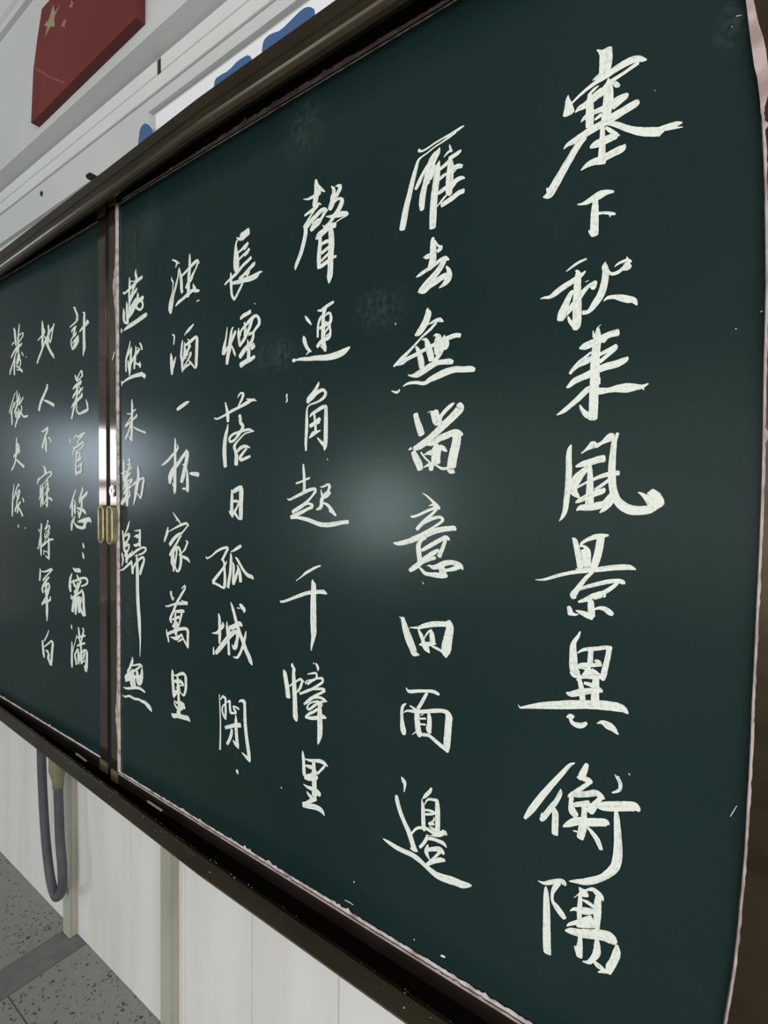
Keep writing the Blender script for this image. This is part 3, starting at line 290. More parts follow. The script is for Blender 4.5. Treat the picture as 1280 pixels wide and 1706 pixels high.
COLUMN_4 = [
  ('長', '-6757,4243,121 -6845,4220,122 -6935,4196,137 -6980,4179,57 -7071,4225,9;-7010,4187,37 -7063,4153,41 -7083,4089,53 -7078,4010,90 -7072,3930,121 -7069,3831,146 -7065,3732,138 -7068,3674,77;-6771,4055,51 -6844,4027,64 -6933,3992,46 -7016,3965,35;-6800,4015,42 -6873,3967,20;-6741,3951,53 -6814,3913,56 -6903,3887,43 -7008,3845,39;-6770,3911,41 -6850,3864,19;-6696,3806,55 -6798,3764,56 -6917,3716,58 -7037,3647,61 -7160,3597,59 -7285,3555,44 -7364,3518,32;-6616,3719,15 -6630,3685,68 -6738,3635,64 -6856,3575,63 -6991,3529,55;-6738,3596,44 -6796,3533,53;-7207,3682,24 -7199,3596,62 -7198,3506,68 -7190,3405,60 -7174,3303,55 -7111,3216,45 -7050,3277,51 -6975,3359,51 -6900,3440,45;-7159,3498,51 -7021,3486,67 -6870,3482,81 -6708,3474,93 -6564,3489,90 -6493,3519,44 -6425,3515,14'),
  ('煙', '-7297,2798,16 -7312,2700,39 -7335,2593,49 -7375,2478,82 -7390,2359,98;-7390,2369,70 -7311,2428,62 -7216,2504,59 -7154,2584,67 -7093,2673,62 -7085,2706,22;-7132,2774,15 -7178,2727,47 -7201,2631,70 -7216,2534,96 -7239,2417,96 -7278,2302,90 -7301,2179,71;-7201,2491,26 -7153,2424,39 -7106,2337,48 -7075,2278,13;-6704,2945,68 -6792,2923,66 -6881,2910,70 -6956,2875,50;-7001,2731,21 -7001,2647,69 -6992,2557,59 -6969,2436,58;-6969,2426,42 -6894,2492,64 -6819,2559,69;-6955,2591,31 -6940,2667,45 -6865,2722,48 -6762,2782,63 -6645,2837,70 -6559,2850,43 -6501,2782,64 -6500,2706,67 -6571,2652,53 -6643,2597,47 -6746,2585,52;-6858,2799,28 -6835,2698,58 -6834,2571,74;-6674,2804,75 -6717,2706,74 -6775,2629,73 -6834,2551,73;-6629,2595,44 -6643,2510,65 -6700,2433,67 -6788,2388,77 -6878,2324,94 -6968,2248,82;-6774,2503,20 -6759,2423,57 -6744,2304,79 -6750,2188,83;-6613,2390,97 -6685,2353,86;-6597,2205,56 -6699,2171,72 -6817,2149,84 -6952,2108,91'),
  ('落', '-7648,1299,15 -7581,1274,31 -7466,1291,38 -7305,1335,45 -7148,1383,51 -6963,1427,50 -6782,1480,65 -6664,1513,50 -6548,1489,10;-6798,1540,19 -6665,1522,29 -6592,1520,19;-7341,1536,30 -7314,1457,51 -7281,1353,74 -7273,1271,79 -7269,1205,63;-7017,1586,20 -6971,1636,34 -6918,1655,33 -6873,1621,69 -6910,1551,58 -6963,1486,42 -7001,1440,34;-7000,1271,16 -6954,1287,51 -6946,1227,75 -6943,1167,68 -6885,1114,69 -6892,1065,71 -6960,1000,66 -7021,943,57 -7113,878,50 -7223,863,47 -7224,924,58 -7130,984,45 -6991,1011,42 -6839,1032,45 -6720,1039,39 -6610,999,20;-6610,1008,20 -6720,995,24 -6839,973,27 -6944,909,32 -7036,844,39 -7097,776,71 -7066,695,68 -7042,614,92 -7049,473,99;-7264,1164,16 -7288,1069,63 -7327,960,89 -7351,828,97 -7358,695,103 -7349,572,99 -7333,444,89;-7019,693,48 -6928,749,66 -6807,769,49 -6703,740,20;-6777,733,37 -6867,667,51 -6957,581,73 -6927,540,50 -6806,571,52 -6695,602,42'),
  ('日', '-7168,55,22 -7155,-21,63 -7158,-123,75 -7162,-235,82 -7161,-337,79 -7137,-412,46;-7233,-303,14 -7185,-358,50 -7106,-355,51;-7124,20,66 -7031,55,84 -6939,96,66;-6924,111,61 -6916,31,107 -6919,-89,104 -6925,-209,101 -6924,-329,101 -6928,-440,85;-7123,-143,45 -7038,-141,51 -6983,-155,42;-6983,-180,42 -7029,-252,46 -7091,-324,62 -7044,-374,53 -6966,-446,32'),
  ('孤', '-7869,-1145,27 -7826,-1168,32 -7706,-1116,30 -7572,-1031,41 -7423,-968,47 -7278,-932,41 -7261,-957,59 -7325,-1044,55 -7390,-1132,53 -7431,-1167,37;-7390,-1163,46 -7357,-1213,55 -7352,-1295,62 -7340,-1398,65 -7336,-1501,71 -7347,-1607,75 -7387,-1643,42 -7503,-1614,47 -7603,-1593,45 -7679,-1591,44;-7284,-1170,14 -7341,-1253,45 -7438,-1355,51 -7553,-1461,63 -7670,-1569,64;-6917,-887,53 -7010,-929,60 -7103,-976,39 -7189,-1008,11;-7181,-1033,32 -7173,-1114,63 -7180,-1238,69 -7195,-1373,71 -7227,-1500,74 -7250,-1622,68;-7125,-1182,25 -7104,-1252,57 -7108,-1375,63 -7108,-1498,79 -7100,-1553,63;-7092,-1527,57 -7038,-1409,63 -6992,-1302,57 -6977,-1260,52;-7016,-1218,24 -6961,-1299,61 -6937,-1378,77 -6921,-1488,77;-7063,-1090,17 -7008,-1121,49 -6931,-1205,55 -6839,-1298,58 -6748,-1359,65 -6643,-1378,63 -6599,-1408,25'),
  ('城', '-7509,-2115,34 -7484,-2191,67 -7480,-2296,77 -7474,-2400,80 -7474,-2506,79 -7482,-2634,49;-7401,-2241,17 -7376,-2300,74 -7450,-2365,72 -7549,-2455,54 -7692,-2484,11;-7641,-2721,17 -7645,-2781,41 -7640,-2855,51;-7581,-2822,72 -7481,-2729,92 -7366,-2613,97 -7253,-2499,94 -7126,-2395,87 -7032,-2348,62;-7279,-2217,16 -7271,-2315,65 -7254,-2427,72 -7237,-2549,65 -7228,-2672,65 -7220,-2780,65;-7191,-2271,30 -7214,-2358,62 -7222,-2463,63;-7174,-2299,61 -7064,-2261,92 -6940,-2201,81 -6878,-2232,38;-7158,-2328,31 -7095,-2318,30;-7032,-2328,47 -6993,-2393,79 -7008,-2488,73 -7046,-2608,94 -7093,-2647,59 -7141,-2589,16;-7177,-1866,16 -7129,-1952,63 -7081,-2058,73 -7033,-2174,79 -6986,-2269,78 -6923,-2381,77 -6846,-2500,86 -6784,-2610,91 -6708,-2707,90 -6663,-2779,90 -6618,-2840,21;-6779,-2301,20 -6801,-2401,56 -6846,-2530,60 -6906,-2664,56 -6998,-2784,48 -7108,-2795,15;-6942,-1865,27 -6896,-1900,80 -6819,-1950,75 -6834,-2002,14;-7011,-1941,17 -6941,-1941,21'),
  ('閉', '-7481,-3536,24 -7463,-3777,30 -7449,-3987,33 -7448,-4200,36 -7452,-4393,43 -7457,-4507,49;-7444,-3613,24 -7378,-3538,41 -7305,-3568,58 -7312,-3665,55 -7304,-3789,59 -7311,-3929,48;-7296,-3650,26 -7378,-3713,32 -7402,-3793,44 -7360,-3878,51 -7311,-3923,42;-7280,-3625,20 -7192,-3577,48 -7191,-3666,59 -7174,-3777,57 -7087,-3765,36 -7024,-3738,52 -7071,-3699,55 -7103,-3644,33;-7103,-3644,18 -7024,-3645,35 -6946,-3662,37;-6955,-3540,16 -6901,-3501,44 -6809,-3499,77 -6800,-3609,68 -6795,-3771,77 -6783,-3911,81 -6759,-4057,82 -6728,-4201,86 -6697,-4335,85 -6681,-4442,79 -6666,-4478,39;-6681,-4462,56 -6772,-4419,55 -6872,-4383,14;-7032,-3782,22 -7026,-3874,70 -7023,-3976,80 -7014,-4099,80 -6998,-4219,81 -6981,-4297,83 -6950,-4344,17;-6989,-4320,46 -7052,-4276,61 -7108,-4240,15;-7310,-4076,60 -7181,-4020,65 -7038,-3960,73 -6906,-3924,79;-7133,-4059,60 -7148,-4147,71 -7196,-4255,64 -7260,-4348,61'),
  ('・', '-6995,-4717,31 -6994,-4748,67 -6971,-4787,27'),
]
COLUMN_5 = [
  ('浊', '-8905,4313,24 -8836,4289,32 -8763,4243,42 -8665,4191,14;-8744,4221,61 -8769,4192,42 -8793,4148,20;-8923,4002,19 -8923,3959,36 -8874,3898,39 -8880,3842,30 -8886,3773,31 -8917,3680,31 -8961,3582,52 -8986,3479,76 -8974,3405,90 -8936,3341,51;-8678,4120,20 -8702,4056,38 -8720,3962,43 -8763,3859,63 -8812,3757,68 -8868,3648,64 -8899,3533,77 -8936,3434,90 -8949,3372,77;-8671,4091,22 -8641,3972,67 -8617,3882,80 -8611,3790,85 -8605,3705,80 -8587,3645,66;-8593,3954,47 -8498,3987,53 -8392,4031,56 -8299,4064,69 -8207,4096,69 -8127,4107,52 -8082,4052,33;-8127,4063,47 -8150,4014,46 -8207,3953,45 -8264,3898,68 -8310,3840,88 -8391,3783,76 -8474,3704,56;-8357,4284,23 -8357,4208,58 -8357,4112,70 -8363,4011,83 -8380,3911,86 -8386,3789,85 -8391,3707,85 -8397,3605,95 -8409,3531,60;-8258,3736,16 -8235,3673,66 -8195,3623,76;-8070,3569,33 -8160,3589,66 -8263,3618,65 -8368,3592,74 -8474,3559,68 -8593,3521,58 -8714,3489,62 -8793,3441,25'),
  ('酒', '-8239,3015,26 -8302,2980,51 -8398,2935,63 -8462,2903,40 -8519,2860,16;-8910,2940,14 -8842,2909,40 -8839,2840,48 -8859,2746,28;-8945,2602,19 -8936,2513,84 -8919,2393,101 -8911,2274,95 -8911,2196,41;-8783,2511,19 -8826,2439,57 -8877,2329,68;-8576,2784,27 -8592,2695,60 -8609,2601,60 -8617,2507,71 -8592,2407,70 -8584,2310,71 -8576,2208,39;-8511,2730,33 -8511,2587,66 -8527,2474,66 -8543,2400,33;-8478,2677,46 -8334,2721,70 -8176,2780,56 -8137,2736,74 -8142,2625,88 -8148,2486,88 -8157,2366,85 -8167,2255,78 -8206,2232,29 -8301,2320,41 -8381,2387,23;-8422,2778,17 -8374,2746,31;-8350,2657,93 -8397,2589,62 -8446,2520,69 -8494,2441,57;-8494,2604,82 -8510,2453,66;-8333,2523,64 -8333,2475,61 -8429,2384,34 -8527,2302,34;-8478,2487,54 -8397,2504,33;-8576,2251,59 -8462,2293,53 -8349,2326,51'),
  ('一', '-8750,1533,57 -8658,1564,75 -8542,1602,74 -8445,1632,60 -8372,1646,21'),
  ('杯', '-8819,1011,19 -8804,923,57 -8809,830,70 -8812,714,82 -8813,598,82 -8813,483,87 -8819,396,100 -8819,251,97 -8819,105,92 -8825,33,87 -8831,-33,37;-9267,507,13 -9162,542,52 -9033,605,61 -8906,688,61 -8806,743,57 -8732,805,50 -8720,847,36 -8750,885,16;-8894,178,19 -8869,105,36;-8441,786,22 -8489,717,71 -8585,642,78 -8707,538,86 -8831,454,99 -8919,361,134 -8970,266,136 -8983,164,76;-8429,743,95 -8429,673,107 -8453,574,105 -8489,476,104 -8525,384,104 -8561,285,111 -8609,185,91;-8579,510,22 -8537,505,29;-8453,440,35 -8429,354,59 -8423,248,83 -8419,142,88 -8416,35,83 -8416,0,24;-8416,49,29 -8500,63,43 -8579,63,29;-8363,346,14 -8299,338,57 -8205,330,70 -8125,322,85 -8079,308,74'),
  ('家', '-8877,-387,18 -8808,-452,37 -8727,-513,47 -8660,-565,34 -8633,-604,32;-8788,-535,12 -8727,-521,16;-9044,-670,19 -9065,-760,80 -9100,-835,71 -9143,-902,63 -9164,-953,47;-9016,-754,14 -8904,-712,26 -8767,-661,39 -8619,-611,49 -8461,-576,47 -8396,-609,39 -8383,-624,23;-8422,-625,35 -8513,-700,35 -8593,-759,37 -8633,-777,52;-8646,-770,44 -8740,-815,64 -8863,-894,80 -8988,-1006,80;-8606,-807,29 -8673,-858,53 -8740,-942,55 -8836,-1044,65 -8919,-1130,65 -8988,-1208,55;-8686,-1018,34 -8795,-1065,64 -8877,-1127,79;-8905,-1153,69 -8905,-1258,83 -8912,-1339,84 -8891,-1393,41;-8863,-1134,55 -8856,-1254,69 -8856,-1366,83 -8857,-1502,47;-8747,-1069,53 -8767,-1183,53 -8795,-1305,53 -8822,-1411,52;-8808,-1410,52 -8754,-1493,39 -8686,-1462,63 -8632,-1362,76 -8619,-1250,80 -8626,-1156,81 -8653,-1079,62 -8713,-1027,56;-8474,-892,13 -8408,-920,52 -8447,-978,50 -8500,-1060,48 -8586,-1129,14;-8693,-1169,18 -8606,-1194,43 -8473,-1214,60 -8395,-1239,60 -8343,-1289,18'),
  ('萬', '-8954,-1898,70 -8933,-1968,60 -8891,-2028,64 -8864,-2049,28;-8843,-1993,16 -8864,-2024,34;-8605,-1801,18 -8552,-1763,27 -8499,-1729,31 -8492,-1780,46 -8592,-1894,56 -8686,-2002,57 -8767,-2100,66 -8822,-2188,64 -8878,-2277,62 -8947,-2384,72 -8961,-2435,85 -8926,-2494,41;-9130,-2202,24 -9031,-2188,37 -8891,-2141,40 -8767,-2108,48 -8632,-2082,63 -8512,-2058,70 -8420,-2054,63;-8619,-2017,13 -8552,-2032,27;-8822,-2261,48 -8686,-2241,63 -8565,-2216,63 -8518,-2225,45;-8592,-2260,60 -8632,-2361,56 -8672,-2463,49 -8699,-2539,37;-8802,-2290,55 -8802,-2387,69 -8802,-2467,83 -8795,-2555,111 -8788,-2634,111 -8781,-2698,83;-8905,-2426,32 -8809,-2396,48 -8713,-2357,56 -8672,-2351,55;-8891,-2562,53 -8809,-2508,69 -8727,-2463,51;-8767,-2478,149 -8795,-2555,175;-9095,-2644,23 -9074,-2731,58 -9039,-2807,57 -9018,-2877,43;-9046,-2726,58 -8919,-2672,62 -8781,-2617,61 -8632,-2564,60 -8472,-2535,62 -8406,-2563,78 -8403,-2650,73 -8406,-2745,73 -8406,-2839,71 -8406,-2883,39;-8406,-2863,48 -8472,-2804,48 -8538,-2744,45 -8591,-2674,43 -8632,-2664,28;-8968,-2770,12 -8850,-2774,49 -8754,-2757,88 -8645,-2699,51 -8605,-2668,36;-8538,-2720,25 -8632,-2776,42 -8727,-2825,12'),
  ('里', '-8908,-3393,26 -8896,-3457,78 -8896,-3547,85 -8883,-3656,86 -8870,-3766,86 -8858,-3845,91 -8851,-3918,52;-8851,-3481,15 -8782,-3478,36 -8669,-3431,57 -8570,-3395,66 -8497,-3409,64 -8473,-3455,82 -8466,-3563,80 -8472,-3666,75 -8509,-3770,58 -8558,-3804,41 -8657,-3761,20;-8832,-3600,58 -8731,-3578,80 -8632,-3563,74 -8558,-3591,55 -8533,-3629,19;-8669,-3645,29 -8607,-3631,29 -8546,-3617,11;-8731,-3489,51 -8725,-3562,76 -8719,-3649,77 -8700,-3726,115 -8700,-3823,75 -8694,-3910,84 -8681,-3996,84 -8681,-4070,97 -8694,-4133,109 -8694,-4192,137;-8794,-3726,15 -8731,-3689,15;-8883,-3829,36 -8782,-3797,72 -8706,-3765,65;-8870,-3893,63 -8782,-3827,63;-8851,-3971,15 -8782,-3991,42 -8656,-3982,80 -8570,-3990,105 -8533,-4018,108 -8484,-4039,20;-8845,-4007,26 -8807,-4057,48 -8731,-4105,45;-8632,-4102,56 -8582,-4030,94;-8922,-4236,19 -8870,-4275,85 -8756,-4245,81 -8632,-4228,91 -8496,-4214,91 -8399,-4203,90 -8339,-4245,34'),
]
COLUMN_6 = [
  ('燕', '-10404,4333,32 -10396,4222,71 -10405,4097,75 -10414,3980,74 -10406,3885,80 -10407,3758,65 -10424,3634,66;-10157,4435,23 -10173,4355,70 -10134,4263,77 -10166,4187,95 -10229,4109,69 -10309,3992,63 -10374,3896,79;-10372,4250,25 -10276,4229,21 -10197,4211,16;-10651,4081,42 -10585,4059,47 -10470,4085,55 -10341,4117,64 -10181,4174,69 -10056,4212,74 -9925,4232,66;-10135,4064,48 -10151,4025,69 -10246,3979,67 -10326,3911,74 -10374,3854,62;-10096,3964,22 -10089,3896,80 -10120,3819,74 -10215,3754,71 -10311,3739,30;-10152,3850,76 -10262,3789,66 -10359,3724,54;-9888,3846,66 -9934,3814,96 -10058,3798,89 -10152,3742,95 -10121,3669,60 -9997,3611,52 -9904,3659,76 -9919,3737,54 -10012,3780,34;-10152,3742,77 -10247,3685,122 -10327,3616,111 -10424,3550,68;-10343,3695,94 -10408,3606,81 -10433,3517,50;-10628,3759,23 -10620,3672,82 -10621,3569,95 -10588,3477,66 -10474,3431,43;-10512,3873,22 -10496,3776,80 -10497,3648,81 -10481,3526,95 -10466,3421,88;-10639,3306,16 -10523,3337,63 -10377,3363,90 -10201,3391,90 -10029,3426,92 -9875,3456,94 -9761,3475,77;-10714,3353,55 -10706,3282,59'),
  ('然', '-10376,3056,23 -10419,2942,49 -10478,2837,62 -10537,2739,52 -10566,2666,23;-10326,2935,27 -10377,2867,64 -10464,2797,64 -10522,2729,58 -10545,2618,59 -10545,2526,58 -10546,2457,50;-10341,2892,72 -10349,2788,72 -10363,2684,101 -10378,2580,87 -10393,2461,73 -10416,2361,44;-10464,2668,43 -10451,2529,47 -10408,2409,53;-10436,2633,28 -10422,2525,42;-10178,2927,22 -10164,2851,56 -10179,2778,71 -10193,2705,85 -10208,2610,85 -10229,2477,63;-10018,2844,44 -10095,2796,75 -10207,2737,57 -10292,2659,56 -10350,2591,52;-10136,2884,15 -10067,2866,22;-10165,2582,39 -10068,2539,45 -10006,2530,82 -10013,2479,56;-10033,2590,23 -10006,2545,57;-10025,2963,30 -9970,2903,56 -9929,2815,48;-10710,2192,39 -10702,2276,60;-10702,2230,29 -10554,2282,46 -10380,2315,64 -10209,2332,71 -10041,2334,84 -9945,2330,82 -9823,2271,88;-9958,2376,41 -9959,2331,110'),
  ('未', '-10325,1869,34 -10314,1754,71 -10315,1633,80 -10327,1512,80 -10330,1391,86 -10335,1261,86 -10336,1147,80 -10337,1040,72;-10507,1599,23 -10427,1585,23 -10341,1589,30 -10255,1628,35 -10177,1659,34;-10356,1514,33 -10443,1452,32 -10516,1396,33 -10575,1338,61;-10560,1337,49 -10443,1391,43 -10299,1457,48 -10143,1521,55 -10156,1559,39;-10371,1378,41 -10415,1289,54 -10488,1179,59 -10569,1090,70;-10337,1048,39 -10387,1081,45 -10430,1145,32;-10285,1311,16 -10158,1265,37 -9991,1214,39 -9813,1166,43'),
  ('勒', '-10646,667,24 -10646,558,74 -10647,449,74 -10648,348,89 -10641,246,86 -10597,192,75;-10491,647,24 -10418,661,52 -10419,591,64 -10419,515,62 -10463,446,64 -10537,347,67 -10567,262,85;-10535,563,13 -10448,542,21;-10318,505,29 -10405,460,37 -10507,424,26 -10625,394,25 -10752,373,25;-10391,383,52 -10493,315,68 -10567,230,104 -10612,137,68 -10665,43,41;-10334,260,70 -10348,214,82 -10436,153,43 -10494,106,31 -10508,199,51 -10391,245,36;-10567,215,100 -10538,114,116 -10524,13,132 -10525,-80,132 -10518,-189,117 -10511,-297,73;-10349,114,53 -10451,75,62 -10568,28,72 -10643,-50,48;-10436,29,41 -10393,-63,58 -10452,-118,58 -10569,-158,89 -10674,-207,112 -10749,-271,56;-10084,515,42 -10085,440,84 -10078,349,92 -10085,258,104 -10121,167,116 -10149,76,123 -10178,-23,110 -10207,-122,82 -10243,-215,49 -10265,-288,22;-10306,122,48 -10220,168,54 -10079,220,51 -9926,268,46 -9871,242,67 -9899,167,74 -9926,77,75 -9954,-28,74 -9996,-134,48 -10052,-90,39 -10108,-37,29'),
  ('歸', '-10429,-610,21 -10482,-716,59 -10543,-816,51 -10620,-909,37;-10705,-824,46 -10675,-944,71 -10660,-1065,71 -10645,-1186,77 -10615,-1248,89;-10621,-941,36 -10468,-876,49 -10438,-906,89 -10484,-997,60 -10591,-1085,69 -10653,-1162,37;-10514,-1048,51 -10591,-1101,41;-10591,-1150,46 -10469,-1093,48 -10439,-1131,59 -10485,-1215,56 -10577,-1302,69 -10623,-1354,48;-10592,-1247,82 -10531,-1323,91 -10547,-1421,91 -10540,-1485,61;-10532,-1444,50 -10456,-1341,58 -10380,-1279,64;-10723,-1301,55 -10701,-1377,68 -10686,-1449,61 -10725,-1567,29;-10244,-804,12 -10141,-795,27 -10011,-777,35 -10026,-828,71 -10033,-923,86 -10041,-1017,87 -10027,-1103,72;-10244,-927,25 -10156,-898,48 -10084,-902,72 -10157,-938,36;-10260,-1095,40 -10172,-1097,63 -10084,-1067,63 -10012,-1078,50;-10320,-1211,23 -10335,-1284,63 -10410,-1345,64;-10395,-1336,56 -10261,-1262,61 -10114,-1188,57 -9941,-1128,47 -9813,-1127,53 -9799,-1165,55 -9913,-1235,43 -10085,-1288,36;-10812,-1669,13 -10702,-1646,38 -10563,-1576,47 -10441,-1501,58 -10336,-1435,57;-10351,-1445,75 -10322,-1562,75 -10307,-1625,90 -10300,-1688,75;-10292,-1599,49 -10233,-1514,56 -10115,-1416,58 -9970,-1334,55 -9885,-1327,60 -9871,-1380,68 -9928,-1486,82 -9986,-1586,89 -10022,-1676,66;-10144,-1277,23 -10137,-1347,73 -10130,-1465,97 -10123,-1583,111 -10121,-1781,114 -10118,-1978,117 -10107,-2175,123 -10090,-2371,124 -10062,-2566,124 -10048,-2722,111 -10034,-2879,88 -10021,-3035,58 -10024,-3195,37 -10031,-3355,23;-10217,-1322,17 -10144,-1292,26'),
  ('無', '-10339,-3428,24 -10332,-3507,82 -10393,-3609,84 -10454,-3703,67 -10515,-3765,83 -10485,-3799,88;-10378,-3614,24 -10228,-3575,39 -10037,-3524,41 -9965,-3553,47 -9958,-3568,23;-10022,-3557,43 -10154,-3641,50 -10303,-3720,49 -10424,-3778,61 -10531,-3867,111 -10593,-3938,143 -10516,-3937,80 -10425,-3892,90;-10393,-3723,24 -10394,-3837,123 -10372,-3946,125 -10342,-4037,109;-10333,-3694,93 -10289,-3814,93 -10259,-3921,92 -10238,-4013,92;-10155,-3689,91 -10133,-3781,120 -10126,-3875,121 -10082,-3946,74;-9965,-3577,29 -9965,-3657,85 -9980,-3747,109 -10009,-3865,111 -10068,-3943,65;-10304,-3850,63 -10155,-3801,63 -10009,-3778,71 -9908,-3764,16;-10082,-3834,75 -10068,-3910,90;-10672,-4141,26 -10548,-4133,46 -10380,-4090,55 -10215,-4040,63 -10068,-4019,59 -9952,-4028,54 -9852,-4052,41;-10712,-4308,17 -10627,-4329,37 -10472,-4276,48 -10351,-4275,54 -10231,-4279,50 -10098,-4255,51 -9982,-4266,59 -9867,-4262,76 -9768,-4293,98 -9669,-4331,97 -9614,-4380,40'),
  ('!', '-10902,2896,36 -10941,2824,35 -10995,2746,35'),
]
